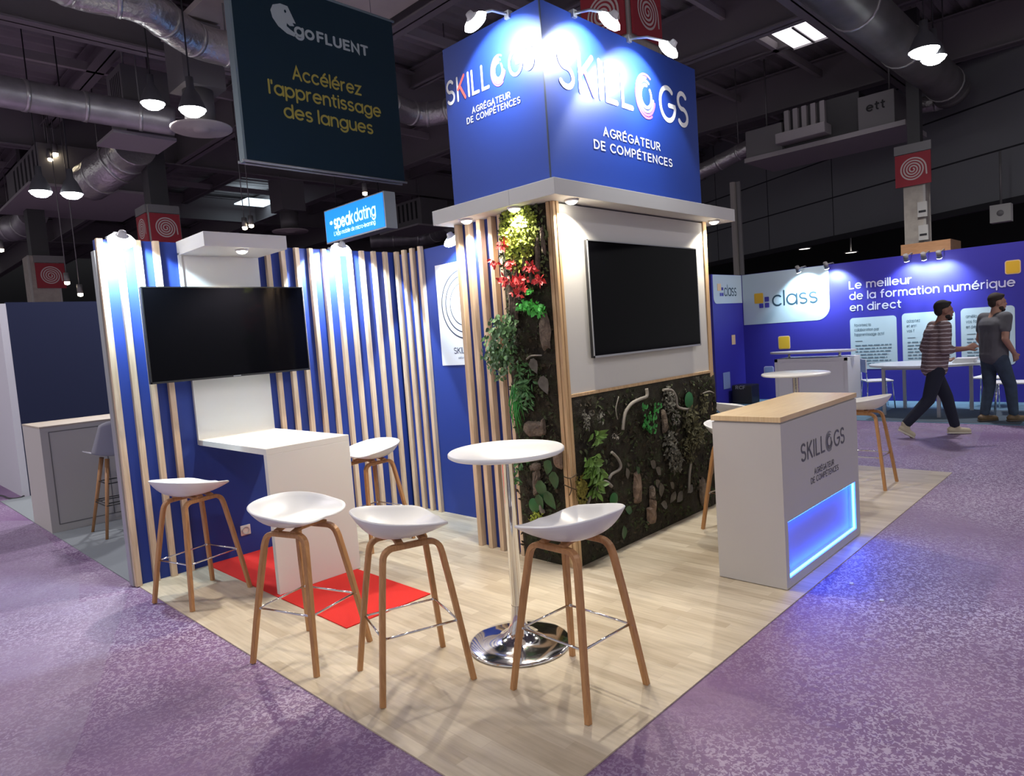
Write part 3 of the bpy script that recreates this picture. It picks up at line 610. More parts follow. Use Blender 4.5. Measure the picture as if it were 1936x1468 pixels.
for (u, v, ra, rz) in ((240, 560, 0.018, 0.13), (300, 470, 0.016, 0.10), (400, 420, 0.018, 0.13), (350, 560, 0.014, 0.08), (200, 760, 0.03, 0.12), (230, 830, 0.02, 0.08), (455, 1010, 0.045, 0.13), (440, 300, 0.013, 0.1)):
    mb = MB(); bark(mb, FL, aL(920 + u / s4, 380 + v / s4), ra, rz, random.uniform(-.1, .1), 0.02); obj('bark_piece', mb, BARK, mw)
sF = 3.97
pF = lambda u, v: aF(1060 + u / sF, 690 + v / sF)
for pts, r in ((((630, 180), (632, 235), (580, 258), (520, 290), (475, 350), (458, 420), (452, 490)), 0.013), (((368, 655), (412, 700), (435, 750), (425, 785), (370, 820), (345, 860)), 0.011), (((275, 965), (262, 925), (290, 885), (330, 880), (368, 912)), 0.013), (((755, 190), (815, 190), (850, 240), (862, 310), (905, 330), (955, 335)), 0.011), (((190, 1040), (205, 1000), (195, 960)), 0.008), (((940, 340), (925, 400)), 0.006), (((950, 940), (955, 820), (965, 740)), 0.010), (((1055, 215), (1100, 200), (1135, 212)), 0.006), (((420, 240), (400, 330), (412, 410)), 0.004)):
    obj('root', MB().tube(smoothpath(spiral_pts([pF(*q) for q in pts], FF, 0.035)), r, 8), ROOT, mw)
obj('root', MB().tube(smoothpath(spiral_pts([aL(920 + u / s4, 380 + v / s4) for u, v in ((325, 1220), (360, 1195), (440, 1190))], FL, 0.04)), 0.006, 6), ROOT, mw)
for (u, v) in ((600, 320), (620, 380), (600, 430), (620, 480), (670, 350), (665, 420), (660, 470), (690, 310), (640, 500), (585, 455)):
    mb = MB(); 
    for k in range(7):
        q = pF(u + random.uniform(-18, 18), v + random.uniform(-14, 14)); leafshape(mb, FF.p(q[0], q[1], random.uniform(0.03, 0.07)), FF.u * random.uniform(0.2, 1) + ZU * random.uniform(-.7, .5), FF.n, 0.05, 0.024, 0.2)
    obj('fern_clump', mb, FERN, mw)
discleaf(FF, pF(950, 265), 0.068, mat('disc_green2', (0.015, 0.12, 0.03), 0.35)); discleaf(FF, pF(385, 1010), 0.05, MATS['disc_green']); discleaf(FF, pF(150, 930), 0.06, mat('mustard_moss', (0.16, 0.14, 0.02), 0.9))
mb = MB(); sprinkle(mb, FF, pF(140, 960), 0.05, 0.13, 160, 0.022, 0.016, (0.02, 0.05), 0.3); obj('moss_ball', mb, MATS['mustard_moss'], mw)['kind'] = 'stuff'
for (u, v, ra, rz, k, m_, L_) in ((800, 260, 0.07, 0.11, 120, LICH, 0.035), (960, 420, 0.10, 0.12, 190, OLIVE, 0.04), (1000, 520, 0.12, 0.10, 150, OLIVE, 0.04), (950, 620, 0.09, 0.12, 130, OLIVE, 0.035), (810, 600, 0.07, 0.11, 130, LICH, 0.04), (840, 720, 0.09, 0.09, 150, LICH, 0.04), (1060, 300, 0.05, 0.10, 60, OLIVE, 0.035), (180, 400, 0.035, 0.08, 50, LICH, 0.03), (285, 380, 0.025, 0.04, 25, LICH, 0.03), (845, 390, 0.04, 0.06, 40, LICH, 0.03), (390, 535, 0.02, 0.02, 12, ROOT, 0.025)):
    mb = MB(); sprinkle(mb, FF, pF(u, v), ra, rz, k, L_, L_ * 0.5, (0.01, 0.06), 0.35); obj('lichen_clump' if m_ is LICH else 'foliage_clump', mb, m_, mw)
mb = MB()
for (u, v, ra, rz, k) in ((235, 530, 0.02, 0.05, 12), (200, 720, 0.05, 0.05, 26), (225, 800, 0.06, 0.07, 34), (230, 900, 0.04, 0.06, 22)): sprinkle(mb, FF, pF(u, v), ra, rz, k, 0.085, 0.032, (0.03, 0.09), 0.45)
obj('leafy_plant', mb, mat('lime_leaf', (0.10, 0.20, 0.035), 0.5, vary=0.4, vscale=18), mw)
for (u, v, L_, a) in ((650, 720, 0.12, 0.9), (690, 770, 0.12, 0.9), (690, 860, 0.11, 0.7), (725, 880, 0.13, 0.2), (800, 880, 0.10, 0.8), (840, 945, 0.11, -0.7), (730, 1040, 0.13, 1.2), (850, 1030, 0.14, 2.1), (930, 960, 0.12, 2.0), (470, 770, 0.10, 0.3), (545, 760, 0.09, 0.6), (460, 1080, 0.12, 1.2), (290, 1030, 0.1, 0.4), (450, 1200, 0.12, 0.1)):
    mb = MB(); q = pF(u, v); leafshape(mb, FF.p(q[0], q[1], 0.045), FF.u * math.sin(a) - ZU * math.cos(a), FF.n + V(random.uniform(-.3, .3), 0, .2), L_, L_ * 0.55, 0.12); obj('single_leaf', mb, DRYLEAF if L_ > 0.095 and v < 1060 else DKLEAF, mw)
for (u, v, ra, rz, ti, m_) in ((570, 920, 0.045, 0.12, -0.08, BARKO), (680, 960, 0.035, 0.06, 0, BARK), (685, 1060, 0.035, 0.06, 0, BARKO), (672, 1130, 0.055, 0.075, 0.1, BARKO), (1062, 960, 0.045, 0.13, 0, BARK), (1125, 760, 0.025, 0.08, 0, BARK), (770, 420, 0.03, 0.10, 0, BARK)):
    mb = MB(); bark(mb, FF, pF(u, v), ra, rz, ti, 0.024); obj('bark_piece', mb, m_, mw)
mb = MB()
for pts in (((15, 840), (60, 850), (110, 820)), ((15, 900), (60, 920), (125, 945)), ((60, 850), (70, 930), (55, 980))): mb.tube(smoothpath([FF.p(*pF(*q), 0.03) for q in pts]), 0.004, 6)
obj('twig', mb, mat('twig_brown', (0.07, 0.045, 0.02), 0.8), mw)

# ------------------------------------------------------------------ reception counter
KX0, KX1, KY0, KY1, KZ = 2.376, 3.685, 0.097, 0.526, 0.989
ct = thing('reception_counter', 'white reception counter with oak top and blue glowing recess at the carpet edge', 'counter', (3.03, 0.31, 0))
WC = mat('counter_white', (0.48, 0.46, 0.44), 0.55)
mb = MB(); rx0, rx1, rz0, rz1, rd = 2.424, 3.605, 0.060, 0.400, 0.055
mb.box((KX0, KY0 + rd, 0.004), (KX1, KY1, KZ)); mb.box((KX0, KY0, 0.004), (rx0, KY0 + rd, KZ)); mb.box((rx1, KY0, 0.004), (KX1, KY0 + rd, KZ)); mb.box((rx0, KY0, 0.004), (rx1, KY0 + rd, rz0)); mb.box((rx0, KY0, rz1), (rx1, KY0 + rd, KZ))
obj('body', mb, WC, ct)
obj('recess_panel', B((rx0, KY0 + rd - 0.004, rz0), (rx1, KY0 + rd, rz1)), mat('recess_grey', (0.34, 0.30, 0.31), 0.6), ct)
mb = MB()
mb.box((rx0, KY0 + 0.010, rz1 - 0.008), (rx1, KY0 + 0.022, rz1)); mb.box((rx0, KY0 + 0.010, rz0), (rx1, KY0 + 0.022, rz0 + 0.008)); mb.box((rx1 - 0.008, KY0 + 0.010, rz0), (rx1, KY0 + 0.022, rz1)); mb.box((rx0, KY0 + 0.010, rz0), (rx0 + 0.008, KY0 + 0.022, rz1))
obj('led_strip', mb, LEDBLUE, ct)
obj('plinth_gap', B((KX0 + 0.01, KY0 + 0.008, KZ), (KX1 - 0.01, KY1 - 0.01, KZ + 0.010)), WC, ct)
obj('worktop', B((KX0 - 0.004, KY0 - 0.004, KZ + 0.010), (KX1 + 0.004, KY1 + 0.006, KZ + 0.042)), OAKTOP, ct, 0.002)
skillogs(ct, V(2.655, KY0 - 0.002, 0.720), YR, ZU, 0.785, 0.100, TXTG, TXTG, mat('mid_grey_vinyl', (0.22, 0.22, 0.24), 0.5), 0.10)
line(ct, TXTG, 'AGRÉGATEUR', V(2.858, KY0 - 0.002, 0.602), YR, ZU, 0.034, 0.345, 0.12, 0.14); line(ct, TXTG, 'DE COMPÉTENCES', V(2.797, KY0 - 0.002, 0.552), YR, ZU, 0.034, 0.487, 0.12, 0.14)

# ------------------------------------------------------------------ round bar tables
def bar_table(label, x, y, h, r, rb, group=None):
    t = thing('bar_table', label, 'table', (x, y, 0), 0, group)
    obj('table_top', MB().lathe([(0.0001, h - 0.026), (r - 0.012, h - 0.026), (r, h - 0.018), (r, h - 0.006), (r - 0.006, h), (0.0001, h)], (x, y, 0), 72), SEATW, t)
    obj('column', MB().lathe([(0.030, 0.12), (0.030, h - 0.05), (0.033, h - 0.05), (0.036, h - 0.027), (0.0001, h - 0.027)], (x, y, 0), 32), CHROME, t)
    obj('base', MB().lathe([(0.0001, 0.002), (rb, 0.002), (rb, 0.010), (rb - 0.012, 0.016), (rb * 0.72, 0.024), (rb * 0.48, 0.033), (rb * 0.32, 0.052), (rb * 0.22, 0.078), (rb * 0.155, 0.115), (0.034, 0.17), (0.031, 0.21)], (x, y, 0), 72), CHROME, t)
    return t
bar_table('white round bar table on a chrome column among the front stools', 0.955, 0.925, 1.035, 0.30, 0.268)
bar_table('white round bar table on a chrome column behind the reception counter', 5.29, 1.16, 1.05, 0.32, 0.26)

# ------------------------------------------------------------------ bar stools
def make_stool(label):
    t = thing('bar_stool', label, 'stool', (0, 0, 0), 0, 'white shell bar stools of the booth')
    mb = MB(); NT_, NR = 72, 16
    mb.v.append(V(-0.02, 0, 0.711))
    for i in range(1, NR + 1):
        r = i / NR
        for k in range(NT_):
            th = 2 * PI * k / NT_; ct_, st_ = math.cos(th), math.sin(th)
            e = 2.5 + 2.0 * max(0.0, min(1.0, (ct_ + 0.2) / 0.7)); s_ = (abs(ct_) ** e + abs(st_) ** e) ** (-1 / e)
            fx = 0.205 if ct_ > 0 else 0.215
            px, py = s_ * ct_ * fx, s_ * st_ * (0.228 - 0.016 * max(0, ct_))
            x, y = -0.02 + r * px, r * py
            fw_ = max(0.0, min(1.0, (px + 0.215) / 0.42)); sd = min(1.0, abs(py) / 0.21)
            rim = 0.838 - 0.070 * fw_ ** 0.9 - 0.014 * (1 - (2 * sd - 1) ** 2) * max(0, fw_ - 0.6) / 0.4 - 0.016 * (1 - sd) ** 2 * max(0, fw_ - 0.6) / 0.4
            fxx = max(0.0, x) / 0.185
            floor_z = 0.711 + 0.020 * fxx ** 1.5 + 0.016 * math.exp(-(y / 0.055) ** 2) * fxx
            z = floor_z + (rim - floor_z) * r ** 3.6
            mb.v.append(V(x, y, z))
    for k in range(NT_): mb.f.append((0, 1 + k, 1 + (k + 1) % NT_)); mb.sm.append(True)
    for i in range(NR - 1):
        for k in range(NT_):
            a = 1 + i * NT_ + k; b = 1 + i * NT_ + (k + 1) % NT_; mb.f.append((a, a + NT_, b + NT_, b)); mb.sm.append(True)
    s = obj('seat', mb, SEATW, t, 0, True)
    so_ = s.modifiers.new('shell', 'SOLIDIFY'); so_.thickness = 0.011; so_.offset = 0
    bv = s.modifiers.new('rim', 'BEVEL'); bv.width = 0.003; bv.segments = 2; bv.limit_method = 'ANGLE'; bv.angle_limit = R(50)
    for sg in (-1, 1):
        foot = 0.205; top = 0.105
        pts = [V(0.222, sg * foot, 0.0), V(0.196, sg * (foot - 0.028), 0.22), V(0.166, sg * (foot - 0.062), 0.46), V(0.145, sg * (top + 0.016), 0.61)]
        for q in range(1, 7):
            a = R(15 * q); pts.append(V(0.141 - 0.055 * (1 - math.cos(a)), sg * (top + 0.012 - 0.006 * q / 3), 0.625 + 0.05 * math.sin(a)))
        half = pts[:]; pts = half + [V(-p.x, p.y, p.z) for p in reversed(half)]
        ww = [0.026 + 0.008 * min(1, p.z / 0.5) for p in pts]
        obj('leg_frame', MB().sweep(pts, (0, 1, 0), ww, 0.026, False), OAK, t, 0, True)
    for x in (-0.055, 0.06):
        obj('seat_bracket', MB().sweep([V(x, -0.115, 0.690), V(x, -0.06, 0.704), V(x, 0.06, 0.704), V(x, 0.115, 0.690)], (1, 0, 0), 0.034, 0.020), OAK, t, 0, True)
    mb = MB(); z = 0.285; a, b = 0.182, 0.162; rr = 0.0055
    cs = [V(a, b, z), V(a, -b, z), V(-a, -b, z), V(-a, b, z)]
    for i in range(4): mb.tube([cs[i], cs[(i + 1) % 4]], rr, 8)
    for c_ in cs: mb.tube([c_ - V(0.014 * (1 if c_.x > 0 else -1), 0, 0), c_ + V(0.018 * (1 if c_.x > 0 else -1), 0, 0)], 0.008, 8)
    obj('footrest', mb, CHROME, t, 0, True)
    return t
stools = [
 ('white shell bar stool beside the battens at the outer end of the blue wall', 0.2165, 3.226, 14),
 ('white shell bar stool in front of the niche table, its leg crossing the next one', 0.2285, 1.775, -73),
 ('white shell bar stool between the red strip and the front round table', 0.411, 1.115, -19),
 ('white shell bar stool nearest the booth corner, overlapping the chrome table base', 0.797, 0.401, 88),
 ('white shell bar stool behind the niche table against the battens', 1.60, 3.17, 186),
 ('white shell bar stool mostly hidden behind the reception counter at the moss wall', 3.42, 0.87, -95),
 ('white shell bar stool seen just above the oak counter top', 4.68, 1.47, -27),
 ('white shell bar stool right of the reception counter at the purple carpet', 5.245, 0.54, 92)]
proto = make_stool(stools[0][0])
for i, (lb, x, y, a) in enumerate(stools):
    s = proto if i == 0 else dup(proto)
    s['label'] = lb; s.location = (x, y, 0); s.rotation_euler = (0, 0, R(a))

# ================================================================== hanging signs
bn_ = thing('hanging_banner', 'dark teal two-sided banner with yellow French slogan hanging from the roof', 'banner', (2.65, 5.05, 3.52))
TEAL = mat('teal_fabric', (0.003, 0.026, 0.046), 0.8)
bx0, bx1, bz0, bz1 = 1.685, 3.622, 3.535, 5.36
obj('banner_face', B((bx0 + 0.01, 5.0, bz0), (bx1, 5.008, bz1)), TEAL, bn_)
obj('banner_face', B((bx0 + 0.01, 5.092, bz0), (bx1, 5.10, bz1)), TEAL, bn_)
AL2 = mat('teal_grey_profile', (0.26, 0.34, 0.36), 0.5, 0.2)
obj('side_profile', B((bx0 - 0.012, 4.996, bz0 - 0.02), (bx0 + 0.012, 5.104, bz1 + 0.02)), AL2, bn_)
for y in (4.99, 5.085): obj('bottom_bar', MB().cyl((bx0 - 0.03, y + 0.012, bz0 - 0.012), (bx1 + 0.03, y + 0.012, bz0 - 0.012), 0.014, 12), ALU, bn_)
for y in (4.99, 5.085): obj('top_bar', MB().cyl((bx0 - 0.03, y + 0.012, bz1 + 0.012), (bx1 + 0.03, y + 0.012, bz1 + 0.012), 0.014, 12), AL2, bn_)
for x in (bx0 + 0.25, bx1 - 0.25): obj('suspension_wire', MB().cyl((x, 5.05, bz1), (x, 5.05, 7.3), 0.004, 6), GREYM, bn_)
BW = mat('banner_white', (0.50, 0.58, 0.60), 0.6); BY = mat('banner_yellow', (0.50, 0.42, 0.08), 0.6)
yb = 4.998
line(bn_, BW, 'go', V(2.345, yb, 4.892), YR, ZU, 0.11, 0.235, 0.17, 0.05); line(bn_, BW, 'FLUENT', V(2.605, yb, 4.892), YR, ZU, 0.092, 0.65, 0.19, 0.08)
# profile head: a round skull facing right with open mouth
hp = [(2.215, 5.165), (2.295, 5.160), (2.335, 5.08), (2.372, 5.005), (2.335, 5.005), (2.352, 4.975), (2.30, 4.965), (2.27, 4.985), (2.265, 4.955), (2.305, 4.93), (2.36, 4.905), (2.345, 4.868), (2.26, 4.88), (2.17, 4.93), (2.115, 5.0), (2.10, 5.07), (2.13, 5.13)]
obj('head_emblem', MB().add([V(a, yb, b) for a, b in hp], [tuple(range(len(hp)))]), BW, bn_)
obj('head_emblem', MB().add([V(2.262 + 0.012 * math.cos(2 * PI * k / 12), yb - 0.002, 5.10 + 0.016 * math.sin(2 * PI * k / 12)) for k in range(12)], [tuple(range(12))]), TEAL, bn_)
line(bn_, BY, 'Accélérez', V(2.275, yb, 4.432), YR, ZU, 0.125, 0.84, 0.125, 0.05); line(bn_, BY, "l'apprentissage", V(1.995, yb, 4.235), YR, ZU, 0.125, 1.365, 0.125, 0.05); line(bn_, BY, 'des langues', V(2.14, yb, 4.025), YR, ZU, 0.125, 1.09, 0.125, 0.05)
sg = thing('lit_sign', 'bright blue backlit box sign with white lettering hanging behind the slatted wall', 'sign', (5.1, 8.22, 3.5))
SX = 5.0
SG = mat('lit_blue_face', (0.01, 0.2, 0.8), 0.5, 0, (0.008, 0.26, 0.92), 0.85); SGW = mat('lit_white_letter', (0.8, 0.95, 1), 0.5, 0, (0.55, 0.92, 1.0), 1.1)
obj('frame', B((SX + 0.004, 7.33, 3.46), (SX + 0.22, 9.115, 4.03)), ALU, sg); obj('lit_face', B((SX - 0.004, 7.36, 3.485), (SX + 0.004, 9.09, 4.01)), SG, sg)
line(sg, SGW, '*', V(SX - 0.006, 8.95, 3.655), XR, ZU, 0.16, 0.10, 0.12); line(sg, SGW, 'speak', V(SX - 0.006, 8.82, 3.69), XR, ZU, 0.185, 0.60, 0.17, 0.02); line(sg, SGW, 'dating', V(SX - 0.006, 8.19, 3.70), XR, ZU, 0.185, 0.62, 0.12, 0.05); line(sg, SGW, "L'App mobile de micro-learning", V(SX - 0.006, 8.84, 3.565), XR, ZU, 0.062, 1.24, 0.12, 0.06)
for y in (7.6, 8.85): obj('suspension_wire', MB().cyl((SX + 0.1, y, 4.03), (SX + 0.1, y, 7.4), 0.008, 6), BLACK, sg)

# ------------------------------------------------------------------ columns with red spiral signs
def spiral(o, rx, ux, S):
    mb = MB(); pts = []
    N = 150; turns = 4.15
    for i in range(N + 1):
        t = i / N; a = R(-75) + 2 * PI * turns * t * 1.0; r = 0.035 + 0.335 * t
        pts.append((r * math.cos(-a) * 1.0, r * math.sin(-a)))
    # wind so that the outer end runs down on the right
    e = pts[-1]; ang = math.atan2(e[1], e[0]); ca, sa = math.cos(-ang), math.sin(-ang)
    pts = [(x * ca - y * sa, x * sa + y * ca) for x, y in pts]
    pts.append((pts[-1][0] + 0.012, -0.20))
    ribbon(mb, pts, 0.021, (o, rx * S, ux * S)); return mb
def red_sign(parent, o, rx, n, S):
    o = Vector(o)
    a = o - rx * S / 2 - ZU * S / 2; b = o + rx * S / 2 + ZU * S / 2 + n * -0.03
    p = obj('sign_panel', B(a, b), SIGNRED, parent)
    obj('spiral_motif', spiral(o + n * 0.003, rx, ZU, S), SIGNCR, p)
    obj('head_panel', B(o - rx * S * 0.52 + ZU * S * 0.52, o + rx * S * 0.52 + ZU * S * 0.80 - n * 0.03), GREYM, parent)
def column(label, cx, cy, wd, zs, S, faces, offs=(0, 0), m=CONC):
    zt = zs + S * 0.8
    t = thing('hall_column', label, 'column', (cx, cy, 0), 0, 'hall columns')
    mb = MB(); h = wd / 2
    mb.box((cx - h, cy - h, -0.006), (cx + h, cy + h, zt))
    obj('shaft', mb, m, t)
    obj('corner_channel', MB().box((cx - h - 0.012, cy - h - 0.012, -0.006), (cx - h + 0.03, cy - h + 0.03, zt)).box((cx + h - 0.03, cy - h - 0.012, -0.006), (cx + h + 0.012, cy - h + 0.03, zt)), mat('column_steel', (0.42, 0.40, 0.37), 0.5, 0.3), t)
    obj('steel_head', B((cx - h * .6, cy - h * .6, zt), (cx + h * .6, cy + h * .6, 7.2)), mat('dark_steel', (0.07, 0.068, 0.07), 0.5, 0.4), t)
    for f in faces:
        if f == 'x': red_sign(t, V(cx - h - 0.05, cy + offs[0], zs), XR, V(-1, 0, 0), S)
        else: red_sign(t, V(cx + offs[1], cy - h - 0.05, zs), YR, V(0, -1, 0), S)
    return t
q = by(312, 431, 13.35); column('concrete column with red spiral signs behind the outer end of the blue wall', q.x + 0.02, 13.35 + 0.35, 0.60, q.z, 0.58, 'xy')
q = by(97, 521, 18.6); column('concrete column with a red spiral sign above the dark navy wall', q.x - 0.12, 18.6 + 0.4, 0.62, q.z, 0.62, 'y', (0, 0.12))
q = bx(1725, 320, 13.4); column('narrow column with a red spiral sign rising behind the indigo booth', 13.65, q.y, 0.36, q.z, 0.60, 'x')
q = bx(1141, 28, 4.86); column('broad column with two red spiral signs right behind the lettered cube', 4.86 + 0.35, q.y + 0.02, 0.60, q.z, 0.56, 'xy')
# speaker boxes and cable of the far right column
fc = thing('junction_box', 'upper grey switch box on the narrow column above the indigo wall', 'box', bx(1742, 396, 13.4), 0, 'switch boxes on the column'); 
def jbox(t, u, v):
    q = bx(u, v, 13.42); obj('box_body', B((13.40, q.y - 0.09, q.z - 0.14), (13.47, q.y + 0.07, q.z + 0.14)), mat('box_grey', (0.5, 0.49, 0.46), 0.6), t); obj('slot', B((13.394, q.y - 0.07, q.z - 0.06), (13.40, q.y + 0.05, q.z - 0.02)), BLACK, t)
jbox(fc, 1743, 396)
fc2 = thing('junction_box', 'lower grey switch box on the narrow column above the indigo wall', 'box', bx(1742, 440, 13.4), 0, 'switch boxes on the column'); jbox(fc2, 1745, 440)
q = bx(1891, 403, 15.0); lt = thing('wall_speaker', 'square pale grey box hanging under the dark upper floor at right', 'speaker', q)
obj('cabinet', B((15.0, q.y - 0.17, q.z - 0.17), (15.25, q.y + 0.17, q.z + 0.17)), mat('box_grey', (0.5, 0.49, 0.46), 0.6), lt); obj('cone', MB().lathe([(0.0001, 0.02), (0.03, 0.02), (0.06, 0.0)], (14.998, q.y, q.z), 20, True, (-1, 0, 0)), GREYM, lt); obj('bracket', MB().cyl((15.1, q.y, q.z + 0.17), (15.1, q.y, q.z + 1.2), 0.02, 8), GREYM, lt)
q0, q1 = bd(1385, 345, 15.5), bd(1403, 560, 15.5)
pp = thing('vertical_pipe', 'pale vertical pipe rising between the tower canopy and the indigo booth', 'pipe', (q0.x, q0.y, 0))
obj('pipe', MB().box((q0.x - 0.05, q0.y - 0.05, -0.006), (q0.x + 0.05, q0.y + 0.05, q0.z)), mat('pipe_grey', (0.34, 0.31, 0.28), 0.6), pp); obj('side_channel', MB().box((q0.x + 0.03, q0.y - 0.15, -0.006), (q0.x + 0.08, q0.y - 0.06, q0.z)), GREYM, pp)

# ------------------------------------------------------------------ ducts and hanging lamps
def ductpath(name, label, pts, r, m=DUCT, bands=6, cat='duct'):
    P = smoothpath(pts, 8); t = tag(obj(name, MB().tube(P, r, 20), m), label, cat)
    for k in range(1, bands):
        i = int(len(P) * k / bands); d = (P[min(i + 1, len(P) - 1)] - P[max(i - 1, 0)]).normalized()
        obj('clamp_band', MB().tube([P[i] - d * 0.03, P[i] + d * 0.03], r * 1.04, 20), mat('band_foil', (0.7, 0.69, 0.66), 0.3, 0.7), t)
        if k in (1, bands - 1): obj('hanger_rod', MB().cyl(P[i], V(P[i].x, P[i].y, 7.65), 0.012, 6), GREYM, t)
    return t
Zd = 5.9
ductpath('air_duct', 'round silver air duct crossing left to right behind the hall lamps', [bz(-160, 140, Zd), bz(0, 172, Zd), bz(180, 205, Zd), bz(330, 230, Zd - 0.1)], 0.24, DUCT, 5)
ductpath('air_duct', 'bent silver air duct running from the top left to behind the banner', [bz(60, -60, 6.1), bz(150, -22, 6.1), bz(262, 5, 6.1), bz(345, 62, 6.1), bz(400, 86, 6.1), bz(520, 112, 6.1)], 0.24, FOIL, 6)
ductpath('air_duct', 'curved silver flexible duct between the banner and the blue cube', [bz(690, 170, 6.0), bz(765, 210, 6.0), bz(815, 216, 6.0), bz(880, 200, 6.0)], 0.22, FOIL, 5)
ductpath('air_duct', 'thick grey air duct along the roof at the top right corner', [bz(1470, -110, 6.0), bz(1615, 10, 6.0), bz(1705, 88, 6.0), bz(1785, 158, 6.0), bz(1800, 176, 5.9)], 0.34, mat('dull_duct', (0.17, 0.165, 0.155), 0.5, 0.3, vary=0.25, vscale=2), 4)
ductpath('air_duct', 'pale foil duct under the air unit right of the cube', [bx(1290, 338, 14.6), bx(1335, 320, 14.6), bx(1385, 295, 14.6), bx(1425, 275, 14.6)], 0.19, FOIL, 4)
ductpath('air_duct', 'short crumpled foil duct sloping down above the blue wall', [bz(255, 275, 6.0), bz(235, 300, 5.9), bz(200, 325, 5.7), bz(170, 345, 5.6)], 0.40, FOIL, 4)
ductpath('air_duct', 'low silver duct elbow at the left picture edge', [bz(-60, 440, 5.6), bz(20, 432, 5.6), bz(48, 425, 5.6), bz(62, 405, 5.7)], 0.34, DUCT, 3)
ductpath('air_duct', 'far silver duct under the lit sign behind the slatted wall', [bz(700, 455, 6.0), bz(760, 452, 6.0), bz(815, 448, 6.0), bz(850, 425, 6.0)], 0.3, DUCT, 4)
ductpath('air_duct', 'crumpled foil duct joining the thick roof duct to the air unit', [bx(1703, 203, 15.9), bx(1735, 200, 15.9), bx(1770, 194, 15.9), bx(1795, 186, 15.9)], 0.17, FOIL, 3)
def boxunit(label, u, v, Z, dx, dy, dz, extra=None):
    q = bz(u, v, Z); t = thing('air_unit', label, 'air unit', q)
    obj('casing', B((q.x - dx / 2, q.y - dy / 2, Z), (q.x + dx / 2, q.y + dy / 2, Z + dz)), GREYM, t, 0.01)
    mb = MB(); 
    for k in range(6): x = q.x - dx / 2 - 0.003; y = q.y - dy * 0.4 + dy * 0.12 * k; mb.box((x, y, Z + dz * 0.25), (x + 0.002, y + dy * 0.05, Z + dz * 0.9))
    obj('louvre', mb, BLACK, t)
    obj('base_tray', B((q.x - dx / 2 - 0.25, q.y - dy / 2 - 0.1, Z - 0.06), (q.x + dx / 2, q.y + dy / 2 + 0.1, Z)), BEAM2, t)
    obj('hanger', MB().cyl((q.x - dx * .4, q.y - dy * .4, Z + dz), (q.x - dx * .4, q.y - dy * .4, 7.6), 0.02, 6).cyl((q.x + dx * .4, q.y + dy * .4, Z + dz), (q.x + dx * .4, q.y + dy * .4, 7.6), 0.02, 6), GREYM, t)
    return t, q
t = thing('air_unit', 'long grey air unit with louvres hanging above the panelled wall', 'air unit', (14.6, 3.8, 5.28))
obj('fan_casing', B((14.0, 2.46, 5.30), (15.2, 3.14, 5.98)), GREYM, t, 0.01); obj('coil_casing', B((14.0, 4.72, 5.30), (15.2, 5.56, 5.92)), GREYM, t, 0.01); obj('filter_casing', B((14.12, 3.14, 5.30), (15.2, 4.72, 6.15)), mat('dark_steel', (0.07, 0.068, 0.07), 0.5, 0.4), t, 0.01)
for k in range(5): obj('louvre', B((14.02, 3.80 + 0.19 * k, 5.66), (14.12, 3.90 + 0.19 * k, 6.14)), BEAM2, t)
obj('drip_tray', B((13.7, 3.70, 5.40), (14.12, 4.75, 5.62)), BEAM2, t, 0.02); obj('base_tray', B((13.9, 2.25, 5.20), (15.5, 5.56, 5.30)), BEAM2, t)
for y in (2.7, 5.3): obj('hanger_rod', MB().cyl((14.6, y, 5.9), (14.6, y, 7.6), 0.02, 6), GREYM, t)
line(t, BLACK, 'ett', V(13.99, 2.98, 5.66), XR, ZU, 0.15, 0.36, 0.14, 0.1)
boxunit('wide grey air unit hanging above the dark navy booth at left', 165, 385, 5.7, 2.6, 3.4, 0.9)
boxunit('square dark duct box hanging above the blue wall near the banner', 272, 268, 5.7, 0.8, 0.8, 1.2)
boxunit('small louvred air unit seen under the canopy left of the tower', 790, 435, 5.6, 1.2, 2.0, 0.9)
def diffuser(label, u, v, Z, r):
    q = bz(u, v, Z); t = thing('ceiling_diffuser', label, 'air vent', q, 0, 'round ceiling diffusers')
    obj('dish', MB().lathe([(r, 0.0), (r * 0.98, -0.03), (r * 0.78, -0.01), (r * 0.75, -0.035), (r * 0.52, -0.015), (r * 0.5, -0.04), (r * 0.28, -0.02), (r * 0.26, -0.05), (0.001, -0.05)], q, 40), mat('diffuser_white', (0.48, 0.43, 0.40), 0.5), t)
    obj('neck', MB().cyl(q, q + V(0, 0, 0.55), r * 0.5, 24), GREYM, t); obj('plenum_box', B(q + V(-r * .7, -r * .7, 0.55), q + V(r * .7, r * .7, 1.5)), GREYM, t)
diffuser('large round air diffuser hanging just left of the dark banner', 381, 242, 5.2, 0.45)
diffuser('small round air diffuser above the niche canopy', 549, 437, 5.2, 0.52)
def pendant(label, u, v, Z, r, lit=True, m=LEDW, e=0):
    q = bz(u, v, Z); t = thing('pendant_lamp', label, 'lamp', q, 0, 'high-bay hall lamps')
    obj('reflector', MB().lathe([(r, 0), (r * 0.92, 0.06), (r * 0.6, 0.2), (r * 0.3, 0.28), (r * 0.28, 0.42), (0.001, 0.43)], q, 32), mat('lamp_grey', (0.10, 0.10, 0.11), 0.4), t)
    obj('bulb', MB().lathe([(0.001, -r * 0.55), (r * 0.5, -r * 0.45), (r * 0.85, -r * 0.2), (r * 0.97, 0.01)], q, 32), m, t)
    obj('cord', MB().cyl(q + V(0, 0, 0.43), V(q.x, q.y, 7.64), 0.01, 6), BLACK, t)
    if e: lamp('pendant_beam', 'SPOT', q - V(0, 0, r * 0.62), e, (1.0, 0.95, 0.97), None, 0.15, 150, 0.6)
pendant('brightest white pendant lamp left of the banner', 289, 196, 5.5, 0.17, True, LEDW, 420)
pendant('pendant lamp over the large round diffuser', 364, 208, 4.9, 0.17, True, LEDW, 420)
